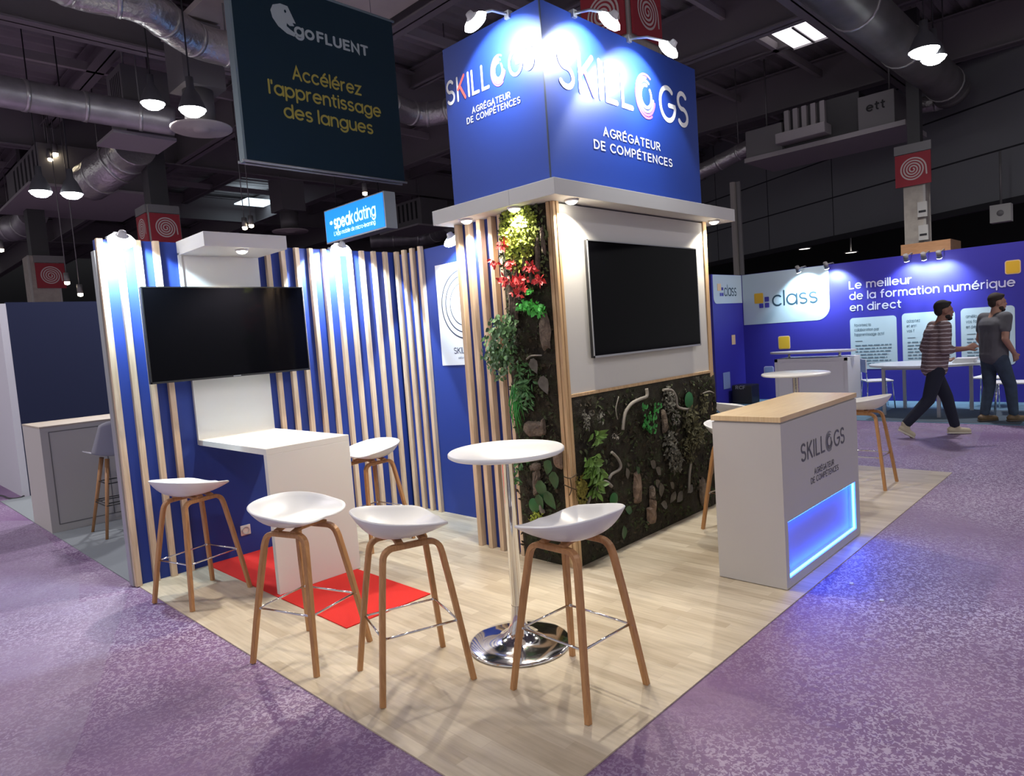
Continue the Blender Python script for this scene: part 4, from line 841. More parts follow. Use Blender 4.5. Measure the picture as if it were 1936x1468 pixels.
pendant('left one of the two pendant lamps over the navy booth', 77, 363, 4.6, 0.17, True, LEDW, 0)
pendant('right one of the two pendant lamps over the navy booth', 136, 367, 4.6, 0.17, True, LEDW, 300)
pendant('upper pendant lamp beside the thick roof duct at right', 1747, 96, 5.3, 0.20, True, LEDW, 420)
pendant('lower pendant lamp beside the thick roof duct at right', 1765, 110, 5.3, 0.17, True, LEDW, 0)
for lb, u, v in (('small warm spot on the beam left of the banner, upper one', 333, 90), ('small warm spot on the beam left of the banner, lower one', 308, 114), ('small warm spot above the navy booth air unit, upper one', 105, 292), ('small warm spot above the navy booth air unit, lower one', 95, 302), ('small warm spot over the niche canopy, left one', 463, 431), ('small warm spot over the niche canopy, right one', 475, 427), ('small warm spot over the lit blue sign', 690, 366), ('small warm spot beside the red sign over the navy wall', 127, 535), ('small warm spot at the left picture edge', 2, 473), ('small white spot low over the navy wall', 152, 557)):
    q = bd(u, v, 15.0); t = thing('roof_spot', lb, 'light', q, 0, 'small spots on the roof beams')
    obj('can', MB().cyl(q + V(0, 0, 0.02), q + V(0, 0, 0.22), 0.055, 16), GREYM, t); obj('bulb', MB().lathe([(0.001, -0.05), (0.05, -0.03), (0.055, 0.03)], q, 16), mat('spot_warm', (1, 1, 1), 0.5, 0, (1.0, 0.85, 0.6), 12), t); obj('rod', MB().cyl(q + V(0, 0, 0.2), V(q.x, q.y, max(7.3, q.z + 0.5)), 0.01, 6), GREYM, t)
# roof windows
SKY = mat('roof_light', (1, 1, 1), 0.5, 0, (0.98, 0.92, 1.0), 1.6); SKYB = mat('roof_light_blue', (1, 1, 1), 0.5, 0, (0.7, 0.88, 1.0), 1.6)
P = [bz(u, v, 7.06) for u, v in ((1463, 64), (1540, 38), (1577, 66), (1500, 91))]
xs = [p.x for p in P]; yss = [p.y for p in P]
wn = struct('window_1', B((min(xs), min(yss), 7.06), (max(xs), max(yss), 7.10)), SKY)
mb = MB(); mb.bar((min(xs), sum(yss) / 4, 7.05), (max(xs), sum(yss) / 4, 7.05), 0.05, 0.03); mb.bar((min(xs), min(yss), 7.05), (max(xs), min(yss), 7.05), 0.08, 0.06); mb.bar((max(xs), min(yss), 7.05), (max(xs), max(yss), 7.05), 0.08, 0.06); obj('window_frame', mb, GREYM, wn)
P = [bz(u, v, 7.06) for u, v in ((443, 387), (470, 378), (521, 381), (500, 391))]
xs = [p.x for p in P]; yss = [p.y for p in P]
wn = struct('window_2', B((min(xs), min(yss), 7.06), (max(xs), max(yss), 7.10)), SKYB)

for u, v, lb in ((1609, 478, 'small oval light under the dark upper floor left of the wooden box'), (1521, 471, 'faint small light under the dark upper floor above the pale panel')):
    q = bd(u, v, 20.0); t = thing('ceiling_spot', lb, 'light', q, 0, 'small lights under the upper floor'); obj('trim_ring', MB().lathe([(0.15, 0.0), (0.19, 0.0), (0.18, 0.03)], q, 24), GREYM, t); obj('bulb', MB().lathe([(0.001, -0.01), (0.15, 0.0)], q, 24), mat('dim_warm', (1, 1, 1), 0.5, 0, (1, 0.95, 0.85), 2.0 if u > 1600 else 1.0), t); obj('rod', MB().cyl(q, q + V(0, 0, 0.6), 0.02, 6), GREYM, t)
# ================================================================== neighbouring booth on the left
nw = struct('wall_neighbour', B((0.31, 9.18, -0.006), (7.5, 9.26, 2.516)), NAVY); nw['label'] = 'dark navy booth wall behind the white neighbour counter'
struct('wall_neighbour_side', B((0.23, 9.18, -0.006), (0.31, 12.4, 2.50)), mat('pale_grey_wall', (0.55, 0.55, 0.60), 0.6))
nc = thing('neighbour_counter', 'white panelled counter with wood edge in front of the dark navy wall', 'counter', (1.0, 6.8, 0))
obj('body', B((-0.01, 6.40, 0.0), (2.2, 7.20, 1.045)), mat('cream_counter', (0.47, 0.45, 0.42), 0.6), nc)
obj('worktop', B((-0.012, 6.395, 1.045), (2.2, 7.2, 1.062)), wood('edge_wood', (0.38, 0.32, 0.25), (0.5, 0.43, 0.34), (1, 8, 8)), nc)
mb = MB()
for a, b in (((0.06, 0.075), (0.06, 1.0)), ((0.06, 1.0), (1.3, 1.0)), ((0.06, 0.075), (1.3, 0.075)), ((0.55, 0.075), (0.55, 1.0))): mb.bar((a[0], 6.399, a[1]), (b[0], 6.399, b[1]), 0.008, 0.008, (0, 1, 0))
obj('panel_groove', mb, mat('groove_grey', (0.16, 0.155, 0.15), 0.7), nc)
ns = thing('shell_bar_chair', 'grey shell bar chair on wooden legs partly hidden behind the blue wall end', 'chair', (0.47, 5.82, 0))
mb = MB(); nu, nv = 12, 14
for j in range(nv + 1):
    t_ = j / nv
    for i in range(nu + 1):
        u_ = -1 + 2 * i / nu; wd = 0.235 - 0.075 * max(0, t_ - 0.4) / 0.6 + 0.0
        if t_ < 0.4: y = 0.19 - 0.36 * t_ / 0.4; z = 0.75 + 0.05 * u_ * u_
        else: k = (t_ - 0.4) / 0.6; y = -0.17 - 0.06 * k + 0.06 * u_ * u_; z = 0.75 + 0.34 * k - 0.03 * u_ ** 4 * k + 0.05 * u_ * u_ * (1 - k)
        mb.v.append(V(0.47 + u_ * wd, 5.82 + y, z))
for j in range(nv):
    for i in range(nu): q_ = j * (nu + 1) + i; mb.f.append((q_, q_ + 1, q_ + nu + 2, q_ + nu + 1)); mb.sm.append(True)
s_ = obj('shell', mb, mat('grey_plastic', (0.30, 0.30, 0.34), 0.5), ns); sm_ = s_.modifiers.new('t', 'SOLIDIFY'); sm_.thickness = 0.01
for sx in (-1, 1):
    for sy in (-1, 1): obj('leg', MB().tube([V(0.47 + sx * 0.10, 5.82 + sy * 0.09, 0.73), V(0.47 + sx * 0.215, 5.82 + sy * 0.235, 0.0)], [0.02, 0.013], 12), OAK, ns)
mb = MB()
for z, k in ((0.32, 0.165), (0.30, 0.175), (0.5, 0.135)):
    c_ = [V(0.47 + sx * k, 5.82 + sy * (k + 0.012), z) for sx, sy in ((-1, -1), (1, -1), (1, 1), (-1, 1))]
    for i in range(4): mb.tube([c_[i], c_[(i + 1) % 4]], 0.006, 8)
obj('footrest', mb, BLACK, ns)
tag(obj('power_cable', MB().tube(smoothpath([bz(-20, 935, 0.0), bz(4, 938, 0.0), bz(18, 943, 0.0), bz(40, 941, 0.0), bz(55, 930, 0.02)]), 0.012, 8), BLACK), 'black cable on the purple carpet beside the pale grey wall end', 'cable')

# ================================================================== far booth on the right
CX = 11.69
cw = struct('wall_far_booth', B((CX, -2.5, -0.006), (CX + 0.1, 4.78, 2.51)), CBLUE); cw['label'] = 'long indigo printed wall of the far right booth'
cw2 = struct('wall_far_booth_return', B((10.45, 4.72, -0.006), (CX, 4.80, 2.51)), CBLUE); cw2['label'] = 'short indigo return wall of the far right booth'
PALE = mat('pale_print', (0.42, 0.50, 0.55), 0.5); GOLD = mat('gold_print', (0.62, 0.36, 0.02), 0.5); GOLDRIM = mat('gold_rim', (0.65, 0.45, 0.25), 0.5); INK = mat('ink_teal', (0.02, 0.05, 0.075), 0.5); LAV = mat('lavender_print', (0.52, 0.50, 0.66), 0.5); INDG = mat('indigo_square', (0.045, 0.04, 0.30), 0.5); SKYSQ = mat('sky_square', (0.20, 0.26, 0.45), 0.5)
O1 = V(CX - 0.004, 0, 0)
def onw(y0, y1, z0, z1, m, r, d=0.004, name='print_panel', parent=cw):
    # rounded printed panel on the wall facing -x, from y0 (left) to y1 (right)
    P = rrect(V(CX - d, y0, 0), XR, ZU, 0, y0 - y1, z0, z1, r); return obj(name, MB().prism(P, V(d - 0.001, 0, 0)), m, parent)
onw(4.70, 3.03, 1.505, 2.505, PALE, (0.001, 0.24, 0.001, 0.001))
for (y0, y1, z0, z1, m, r) in ((4.46, 4.28, 1.915, 2.115, GOLD, 0.02), (4.252, 4.165, 1.937, 2.03, INDG, 0.012), (4.367, 4.282, 1.82, 1.907, INDG, 0.012), (4.252, 4.165, 1.82, 1.912, INDG, 0.012)): onw(y0, y1, z0, z1, m, (r,) * 4, 0.007, 'logo_square')
line(cw, INK, 'class', V(CX - 0.007, 4.105, 1.845), XR, ZU, 0.265, 0.865, 0.085, 0.07)
for (y0, y1, z0, z1, m) in ((4.017, 3.787, 0.986, 1.244, (GOLDRIM, GOLD)), (0.378, 0.175, 2.02, 2.235, (GOLDRIM, GOLD)), (4.33, 4.13, 0.48, 0.66, (LAV, SKYSQ))): onw(y0, y1, z0, z1, m[0], (0.035,) * 4, 0.004, 'accent_square'); onw(y0 - 0.014, y1 + 0.014, z0 + 0.014, z1 - 0.014, m[1], (0.025,) * 4, 0.007, 'accent_square')
for s_, y0, y1, z in (('Le meilleur', 2.685, 1.672, 2.03), ('de la formation numérique', 2.685, 0.247, 1.835), ('en direct', 2.685, 1.844, 1.632)): line(cw, LAV, s_, V(CX - 0.006, y0, z), XR, ZU, 0.125, y0 - y1, 0.12, 0.08)
CINK = mat('card_ink', (0.12, 0.18, 0.22), 0.5)
def card(y0, y1, z0, z1, lines, nb):
    onw(y0, y1, z0, z1, PALE, (0.06,) * 4, 0.004, 'print_card')
    for k, s_ in enumerate(lines): line(cw, CINK, s_, V(CX - 0.006, y0 - 0.07, z1 - 0.155 - 0.085 * k), XR, ZU, 0.046, text_width(s_, 0.12, 0.06) * 0.046, 0.12, 0.06)
    mb = MB(); mb.bar((CX - 0.006, y0 - 0.08, z1 - 0.42), (CX - 0.006, y0 - 0.20, z1 - 0.42), 0.004, 0.006)
    rnd = random.Random(int(y0 * 100))
    for k in range(nb):
        x = 0.08; end = (y0 - y1) - 0.08 - rnd.uniform(0, 0.12)
        while x < end:
            L_ = rnd.uniform(0.03, 0.10); mb.bar((CX - 0.006, y0 - x, z1 - 0.50 - 0.055 * k), (CX - 0.006, y0 - min(x + L_, end), z1 - 0.50 - 0.055 * k), 0.004, 0.018); x += L_ + 0.02
    obj('small_print', mb, CINK, cw)['kind'] = 'stuff'
card(2.69, 1.93, 0.57, 1.50, ('favorisez la', 'collaboration par', "l'apprentissage actif"), 7)
card(1.845, 1.06, 0.59, 1.52, ('adaptez', 'et enri', 'vos f'), 7)
card(0.981, 0.26, 0.60, 1.535, ('amélio', 'vos fo', 'en per'), 6)
card(0.12, -0.6, 0.60, 1.55, (), 6)
mb = MB(); P = rrect(V(10.50, 4.716, 0), YR, ZU, 0, 1.185, 1.955, 2.505, (0.12, 0.001, 0.001, 0.001)); obj('print_panel', MB().prism(P, V(0, 0.003, 0)), PALE, cw2)
for (x0, x1, z0, z1, m) in ((10.66, 10.80, 2.20, 2.335, GOLDRIM), (10.82, 10.89, 2.21, 2.265, INDG), (10.75, 10.81, 2.10, 2.16, INDG), (10.83, 10.89, 2.10, 2.16, INDG)): obj('logo_square', B((x0, 4.710, z0), (x1, 4.7135, z1)), m, cw2)
line(cw2, INK, 'class', V(10.92, 4.711, 2.105), YR, ZU, 0.20, 0.52, 0.085, 0.07)
obj('accent_square', B((11.15, 4.712, 1.14), (11.30, 4.7165, 1.33)), GOLDRIM, cw2); obj('accent_square', B((10.72, 4.712, 0.30), (11.0, 4.7165, 0.62)), SKYSQ, cw2)
# spots of the far booth
for k, (u, v, ey, e, lb) in enumerate(((1510, 514, 0, 26, 'clip spot over the word class on the far pale panel'), (1563, 507, 0, 26, 'clip spot at the right end of the far pale panel'), (1714, 493, 0, 12, 'left of the three spots under the wooden box'), (1747, 490, 0, 12, 'middle of the three spots under the wooden box'), (1776, 487, 0, 12, 'right of the three spots under the wooden box'))):
    q = bx(u, v, 11.35); t = thing('clip_spot', lb, 'light', q, 0, 'clip spots of the far booth'); d = (V(CX, q.y, q.z - 0.45) - q).normalized()
    obj('can', MB().tube([q - d * 0.12, q], [0.035, 0.045], 16), GREYM, t); obj('bulb', MB().lathe([(0.001, 0.012), (0.042, 0.004)], q, 20, True, d), LEDW, t); obj('arm', MB().tube([q - d * 0.08, V(CX - 0.02, q.y, 2.535), V(CX + 0.02, q.y, 2.515)], 0.010, 6), GREYM, t)
    lamp('clip_beam', 'SPOT', q + d * 0.02, e * 4.0, (0.62, 0.86, 1.0), V(CX, q.y, q.z - 0.45), 0.04, 110, 0.6)
tb = tag(obj('wooden_box', B((11.69, 1.10, 2.51), (12.45, 1.83, 2.69)), wood('box_wood', (0.28, 0.14, 0.06), (0.36, 0.19, 0.09), (3, 1, 6))), 'brown wooden box around the narrow column on the indigo wall', 'box')
cr_ = thing('far_counter', 'white counter with raised oval top in front of the indigo wall', 'counter', (9.9, 2.65, 0))
obj('body', B((9.62, 2.08, 0.0), (10.2, 3.22, 0.92)), mat('far_counter_white', (0.78, 0.78, 0.78), 0.5), cr_)
mb = MB()
for a, b in (((9.61, 2.08, 0.0), (9.62, 2.13, 0.92)), ((9.61, 3.17, 0.0), (9.62, 3.22, 0.92)), ((9.61, 2.08, 0.87), (9.62, 3.22, 0.92))): mb.box(a, b)
obj('front_frame', mb, SEATW, cr_)
mb = MB(); mb.prism([V(9.85 + 0.30 * math.cos(2 * PI * k / 40), 2.70 + 0.68 * math.sin(2 * PI * k / 40), 1.0) for k in range(40)], V(0, 0, 0.03)); obj('oval_top', mb, mat('far_top', (0.62, 0.62, 0.64), 0.4), cr_)
for y in (2.25, 3.05): obj('post', MB().cyl((9.8, y, 0.92), (9.8, y, 1.0), 0.02, 12), CHROME, cr_)
ta = thing('meeting_table', 'oval white meeting table on square metal legs beside the walking people', 'table', (10.1, 1.2, 0))
mb = MB(); mb.prism([V(10.2 + 0.60 * math.cos(2 * PI * k / 40), 1.17 + 0.76 * math.sin(2 * PI * k / 40), 0.735) for k in range(40)], V(0, 0, 0.03)); obj('table_top', mb, mat('table_white', (0.66, 0.70, 0.72), 0.3), ta)
obj('apron', MB().bar((9.85, 1.65, 0.715), (9.75, 0.80, 0.715), 0.03, 0.04).bar((10.65, 1.58, 0.715), (10.6, 0.7, 0.715), 0.03, 0.04), ALU, ta)
for x, y in ((9.87, 1.65), (9.74, 0.90), (10.7, 1.58), (10.62, 0.66)): obj('leg', MB().bar((x, y, 0.004), (x, y, 0.735), 0.045, 0.045), ALU, ta)
q = bz(1826, 683, 0.79)
bk = thing('brochure_stack', 'white stack of brochures on the right end of the meeting table', 'brochures', (10.15, 0.62, 0.765)); 
for k in range(3): obj('brochure', B((10.03, 0.52 - 0.01 * k, 0.766 + 0.022 * k), (10.27, 0.78 - 0.012 * k, 0.787 + 0.022 * k)), TXTW, bk)
def chair(label, x, y, a):
    t = thing('meeting_chair', label, 'chair', (x, y, 0), R(a), 'white chairs of the far booth')
    obj('seat', MB().box((-0.2, -0.2, 0.44), (0.2, 0.2, 0.465)), TXTW, t, 0.008, True)
    obj('backrest', MB().box((-0.21, -0.19, 0.60), (-0.19, 0.19, 0.82)), TXTW, t, 0.006, True)
    for sx in (-1, 1):
        for sy in (-1, 1): obj('leg', MB().tube([V(sx * 0.18, sy * 0.18, 0.44), V(sx * 0.21, sy * 0.2, 0.004)], 0.010, 8), CHROME, t, 0, True)
    for sy in (-1, 1): obj('back_post', MB().tube([V(-0.19, sy * 0.17, 0.45), V(-0.205, sy * 0.17, 0.80)], 0.009, 8), CHROME, t, 0, True)
    return t
chair('white chair with chrome legs between the two walking people', 11.15, 0.52, 170)
chair('white chair with chrome legs beside the knees of the man in grey', 10.35, 0.12, 100)
chair('pale chair beside the far counter, its back near the printed card', 10.75, 2.0, -60)
bgq = bx(1402, 742, 10.9)
bgt = thing('equipment_case', 'black loudspeaker case standing at the foot of the indigo return wall', 'case', (10.9, bgq.y, 0))
obj('case_body', B((10.9, bgq.y - 0.20, 0.0), (11.25, bgq.y + 0.20, bgq.z + 0.135)), BLACK, bgt, 0.02)
line(bgt, mat('case_grey', (0.3, 0.3, 0.3), 0.5), 'RCF', V(10.897, bgq.y + 0.12, bgq.z + 0.065), XR, ZU, 0.055, 0.20, 0.16, 0.12)

# ------------------------------------------------------------------ people
def capsule(mb, p, q, r0, r1, n=14):
    p, q = Vector(p), Vector(q); d = (q - p); L_ = d.length; d.normalize(); pts = []; rs = []
    for k in range(4): a = R(90 - 22.5 * k); pts.append(p - d * r0 * math.sin(a)); rs.append(max(r0 * math.cos(a), 0.0005))
    pts.append(p); rs.append(r0); pts.append(q); rs.append(r1)
    for k in range(1, 5): a = R(22.5 * k); pts.append(q + d * r1 * math.sin(a)); rs.append(max(r1 * math.cos(a), 0.0005))
    mb.tube(pts, rs, n)
def ellipsoid(mb, c, r, n=18):
    prof = []; o = len(mb.v)
    for j in range(n // 2 + 1):
        a = PI * j / (n // 2)
        for k in range(n): t = 2 * PI * k / n; mb.v.append(V(c[0] + r[0] * max(math.sin(a), 1e-3) * math.cos(t), c[1] + r[1] * max(math.sin(a), 1e-3) * math.sin(t), c[2] + r[2] * math.cos(a)))
    for j in range(n // 2):
        for k in range(n): k2 = (k + 1) % n; mb.f.append((o + j * n + k, o + (j + 1) * n + k, o + (j + 1) * n + k2, o + j * n + k2)); mb.sm.append(True)
    mb.f.append(tuple(o + k for k in range(n))); mb.f.append(tuple(o + (n // 2) * n + k for k in reversed(range(n)))); mb.sm += [True, True]
def fuse(name, mb, m, parent, voxel, smooth=3):
    # grows the overlapping volumes into one continuous skin
    o = obj(name + '_raw', mb, m, None, 0, True)
    rm = o.modifiers.new('r', 'REMESH'); rm.mode = 'VOXEL'; rm.voxel_size = voxel; rm.use_smooth_shade = True
    sm_ = o.modifiers.new('s', 'SMOOTH'); sm_.factor = 0.5; sm_.iterations = smooth
    dg = bpy.context.evaluated_depsgraph_get(); me = bpy.data.meshes.new_from_object(o.evaluated_get(dg)); me.name = name
    bpy.data.objects.remove(o, do_unlink=True)
    for p in me.polygons: p.use_smooth = True
    me.materials.clear(); me.materials.append(m)
    n = bpy.data.objects.new(name, me); col.objects.link(n); n.parent = parent; return n
def striped(name, base, stripe):
    m = bpy.data.materials.new(name); m.use_nodes = True; nt = m.node_tree; b = nt.nodes['Principled BSDF']; b.inputs['Roughness'].default_value = 0.9
    tc = nt.nodes.new('ShaderNodeTexCoord'); wv = nt.nodes.new('ShaderNodeTexWave'); wv.bands_direction = 'Z'; wv.inputs['Scale'].default_value = 6.5; wv.inputs['Distortion'].default_value = 1.2; wv.inputs['Detail Scale'].default_value = 3
    cr = nt.nodes.new('ShaderNodeValToRGB'); e = cr.color_ramp.elements; e[0].position = 0.80; e[0].color = (*base, 1); e[1].position = 0.9; e[1].color = (*stripe, 1)
    nt.links.new(tc.outputs['Object'], wv.inputs['Vector']); nt.links.new(wv.outputs['Fac'], cr.inputs['Fac']); nt.links.new(cr.outputs['Color'], b.inputs['Base Color']); return m
def person(label, loc, facing, J, skin, shirt_m, trouser_m, hair_m, shoe_m, sole_m, sleeve=0.6, beard=None, hair_len=0.0):
    # local frame: +x forward, +y to the person's left, z up; J = joints
    t = thing('person', label, 'person', loc, facing)
    hd = J['head']; yaw = J.get('look', 0.0); hf = V(math.cos(yaw), math.sin(yaw), 0); hs = V(-math.sin(yaw), math.cos(yaw), 0)
    H = lambda x, y, z: Vector(hd) + hf * x + hs * y + V(0, 0, z)
    mb = MB()
    def ellr(c, rx_, ry_, rz_):
        q = MB(); ellipsoid(q, (0, 0, 0), (rx_, ry_, rz_)); mb.add([Vector(c) + hf * v.x + hs * v.y + V(0, 0, v.z) for v in q.v], q.f, True)
    ellr(H(-0.012, 0, 0.03), 0.095, 0.076, 0.098); ellr(H(0.02, 0, -0.045), 0.072, 0.060, 0.075); ellr(H(0.066, 0, -0.085), 0.022, 0.026, 0.022)
    capsule(mb, H(0.083, 0, 0.015), H(0.100, 0, -0.022), 0.009, 0.013, 10); ellr(H(0.088, 0, -0.055), 0.014, 0.024, 0.008)
    for s in (-1, 1):
        ellr(H(0.076, 0.032 * s, 0.012), 0.014, 0.014, 0.009); ellr(H(-0.008, 0.077 * s, -0.005), 0.022, 0.010, 0.034); ellr(H(0.074, 0.032 * s, 0.032), 0.014, 0.022, 0.007)
    nk = Vector(J['neck']); capsule(mb, nk - V(0, 0, 0.02), H(-0.015, 0, -0.07), 0.060, 0.056)
    pv, ch = Vector(J['pelvis']), Vector(J['chest'])
    capsule(mb, pv + V(0, 0.06, 0), pv + V(0, -0.06, 0), 0.105, 0.105); capsule(mb, pv, ch - V(0, 0, 0.10), 0.115, 0.115)
    capsule(mb, ch + V(0, 0.075, 0.02), ch + V(0, -0.075, 0.02), 0.115, 0.115); capsule(mb, nk - V(0, 0, 0.03), ch, 0.07, 0.12)
    for s, k in ((1, 'l'), (-1, 'r')):
        sh, el, wr, hn = [Vector(J[k + q]) for q in ('_sh', '_el', '_wr', '_hn')]
        capsule(mb, nk - V(0, 0, 0.05), sh, 0.06, 0.058); capsule(mb, sh, el, 0.054, 0.040); capsule(mb, el, wr, 0.041, 0.028)
        hdirn = (hn - wr).normalized(); side = hdirn.cross(V(0, 0, 1)); side = side.normalized() if side.length > 0.2 else V(0, 1, 0); nrm = side.cross(hdirn)
        spread = V(1, 0, 0) - hdirn * hdirn.x; spread = spread.normalized() if spread.length > 0.3 else side
        inner = V(0, -s, 0) - hdirn * hdirn.dot(V(0, -s, 0)); inner = inner - spread * inner.dot(spread); inner = inner.normalized() if inner.length > 0.1 else nrm
        palm = wr + hdirn * 0.085
        for c_ in (-0.022, 0.0, 0.022): capsule(mb, wr + hdirn * 0.01 + spread * c_ * 0.6, palm + spread * c_, 0.019, 0.016, 10)
        for j, (o_, L_) in enumerate(((0.032, 0.070), (0.011, 0.078), (-0.011, 0.072), (-0.032, 0.056))):
            b0 = palm + spread * o_; b1 = b0 + hdirn * L_ * 0.5 + inner * L_ * 0.12; b2 = b1 + hdirn * L_ * 0.36 + inner * L_ * 0.36
            capsule(mb, b0, b1, 0.0098, 0.009, 8); capsule(mb, b1, b2, 0.009, 0.0075, 8)
        th0 = wr + hdirn * 0.03 + spread * 0.03; th1 = th0 + spread * 0.028 + hdirn * 0.035 + inner * 0.01; capsule(mb, th0, th1, 0.013, 0.011, 8); capsule(mb, th1, th1 + hdirn * 0.032 + inner * 0.012, 0.011, 0.009, 8)
        hp_, kn, an, to = [Vector(J[k + q]) for q in ('_hp', '_kn', '_an', '_to')]
        capsule(mb, hp_, kn, 0.085, 0.055); capsule(mb, kn, an, 0.054, 0.038)
        f_ = (to - an); f_.z = 0; f_.normalize(); capsule(mb, an - f_ * 0.02 - V(0, 0, 0.03), to - f_ * 0.03, 0.034, 0.028)
    fuse('body', mb, skin, t, 0.0085, 2)
    # shirt
    mb = MB(); hem = pv + V(0, 0, J.get('hem', -0.06))
    capsule(mb, hem + V(0, 0.055, 0.05), hem + V(0, -0.055, 0.05), 0.132, 0.132); capsule(mb, hem + V(0, 0, 0.06), ch - V(0, 0, 0.1), 0.132, 0.132)
    for s in (1, -1): capsule(mb, hem + V(0, 0.055 * s, 0.05), ch + V(0, 0.08 * s, 0.0), 0.128, 0.126)
    capsule(mb, ch + V(0, 0.08, 0.02), ch + V(0, -0.08, 0.02), 0.130, 0.130); capsule(mb, nk - V(0, 0, 0.055), ch, 0.072, 0.13)
    for k in 'lr':
        sh, el = Vector(J[k + '_sh']), Vector(J[k + '_el']); capsule(mb, nk - V(0, 0, 0.06), sh, 0.066, 0.074); capsule(mb, sh, sh.lerp(el, sleeve), 0.074, 0.064)
        if sleeve > 0.95: wr = Vector(J[k + '_wr']); capsule(mb, el, el.lerp(wr, 0.25), 0.062, 0.055)
    fuse('shirt', mb, shirt_m, t, 0.012, 4)
    mb = MB(); capsule(mb, pv + V(0, 0.06, -0.01), pv + V(0, -0.06, -0.01), 0.118, 0.118)
    for k in 'lr':
        hp_, kn, an = [Vector(J[k + q]) for q in ('_hp', '_kn', '_an')]; capsule(mb, pv + (hp_ - pv) * 0.9, hp_, 0.11, 0.10); capsule(mb, hp_, kn, 0.102, 0.074); capsule(mb, kn, an.lerp(kn, 0.06), 0.073, 0.058)
    fuse('trousers', mb, trouser_m, t, 0.012, 4)
    for k in 'lr':
        an, to = Vector(J[k + '_an']), Vector(J[k + '_to']); f_ = (to - an); 
        heel = an - V(f_.x, f_.y, 0).normalized() * 0.05 - V(0, 0, 0.055) if abs(f_.z) < 0.12 else an + V(-0.035, 0, -0.06)
        mb = MB(); capsule(mb, heel + V(0, 0, 0.012), to - (to - heel).normalized() * 0.03, 0.042, 0.038); capsule(mb, an + V(0, 0, 0.01), heel.lerp(to, 0.35), 0.048, 0.042)
        s_ = fuse('shoe', mb, shoe_m, t, 0.009, 2)
        mb = MB(); dn = (to - heel).normalized(); pe = dn.cross(V(0, 0, 1)).normalized(); up_ = pe.cross(dn).normalized(); c0 = heel - up_ * 0.034; c1 = to - up_ * 0.032
        P = [c0 - dn * 0.045, c0 - dn * 0.03 + pe * 0.034, c0.lerp(c1, 0.6) + pe * 0.042, c1 + pe * 0.03, c1 + dn * 0.012, c1 - pe * 0.03, c0.lerp(c1, 0.6) - pe * 0.042, c0 - dn * 0.03 - pe * 0.034]
        mb.prism(P, up_ * 0.02); obj('sole', mb, sole_m, s_, 0.004, True)
    mb = MB()
    def ellh(c, rx_, ry_, rz_):
        q = MB(); ellipsoid(q, (0, 0, 0), (rx_, ry_, rz_)); mb.add([Vector(c) + hf * v.x + hs * v.y + V(0, 0, v.z) for v in q.v], q.f, True)
    ellh(H(-0.022, 0, 0.058), 0.094, 0.081, 0.084); ellh(H(-0.055, 0, 0.01), 0.054, 0.072, 0.070 + hair_len); ellh(H(0.028, 0, 0.096), 0.055, 0.058, 0.028)
    if beard:
        ellh(H(0.050, 0, -0.094), 0.040, 0.044, 0.028); 
        for s in (-1, 1): ellh(H(0.022, 0.048 * s, -0.066), 0.036, 0.014, 0.032)
    fuse('hair', mb, hair_m, t, 0.008, 2)
    return t
SK1 = mat('skin_tan', (0.26, 0.13, 0.09), 0.6); SK2 = mat('skin_light', (0.40, 0.22, 0.15), 0.6); HAIR = mat('dark_hair', (0.012, 0.010, 0.010), 0.8); HAIR2 = mat('brown_hair', (0.03, 0.02, 0.014), 0.8)
JW = dict(pelvis=(0.0, 0, 0.86), chest=(0.045, 0, 1.24), neck=(0.085, 0, 1.42), head=(0.125, 0, 1.545), look=0.0, hem=-0.06,
  l_sh=(0.065, 0.185, 1.36), l_el=(-0.02, 0.24, 1.09), l_wr=(0.14, 0.20, 0.95), l_hn=(0.22, 0.17, 0.93),
  r_sh=(0.065, -0.185, 1.36), r_el=(0.04, -0.25, 1.08), r_wr=(0.28, -0.22, 1.08), r_hn=(0.36, -0.20, 1.11),
  r_hp=(0.0, -0.09, 0.84), r_kn=(-0.10, -0.09, 0.47), r_an=(-0.37, -0.10, 0.17), r_to=(-0.27, -0.10, 0.025),
  l_hp=(0.0, 0.09, 0.84), l_kn=(0.16, 0.09, 0.48), l_an=(0.25, 0.09, 0.10), l_to=(0.42, 0.09, 0.035))
mA = bz(1767, 826, -0.006)
person('man in a striped shirt and dark trousers walking right in front of the cards', (8.17, 0.60, -0.006), math.atan2(-0.86, 0.52), JW, SK1, striped('striped_shirt', (0.15, 0.10, 0.105), (0.46, 0.42, 0.44)), mat('navy_trousers', (0.010, 0.013, 0.028), 0.9), HAIR, mat('cream_trainer', (0.45, 0.40, 0.28), 0.6), mat('pale_sole', (0.55, 0.52, 0.42), 0.6), 1.0, True)
JS = dict(pelvis=(-0.03, 0, 0.90), chest=(-0.02, 0, 1.27), neck=(0.0, 0, 1.46), head=(0.035, 0, 1.59), look=-0.35, hem=-0.05,
  l_sh=(-0.01, 0.19, 1.40), l_el=(-0.03, 0.25, 1.11), l_wr=(0.08, 0.21, 0.90), l_hn=(0.12, 0.19, 0.82),
  r_sh=(-0.01, -0.19, 1.40), r_el=(-0.08, -0.25, 1.12), r_wr=(0.08, -0.21, 0.92), r_hn=(0.13, -0.18, 0.84),
  l_hp=(-0.03, 0.09, 0.88), l_kn=(-0.02, 0.10, 0.48), l_an=(-0.10, 0.10, 0.10), l_to=(0.09, 0.11, 0.035),
  r_hp=(-0.03, -0.09, 0.88), r_kn=(0.12, -0.09, 0.49), r_an=(0.16, -0.09, 0.10), r_to=(0.34, -0.10, 0.035))
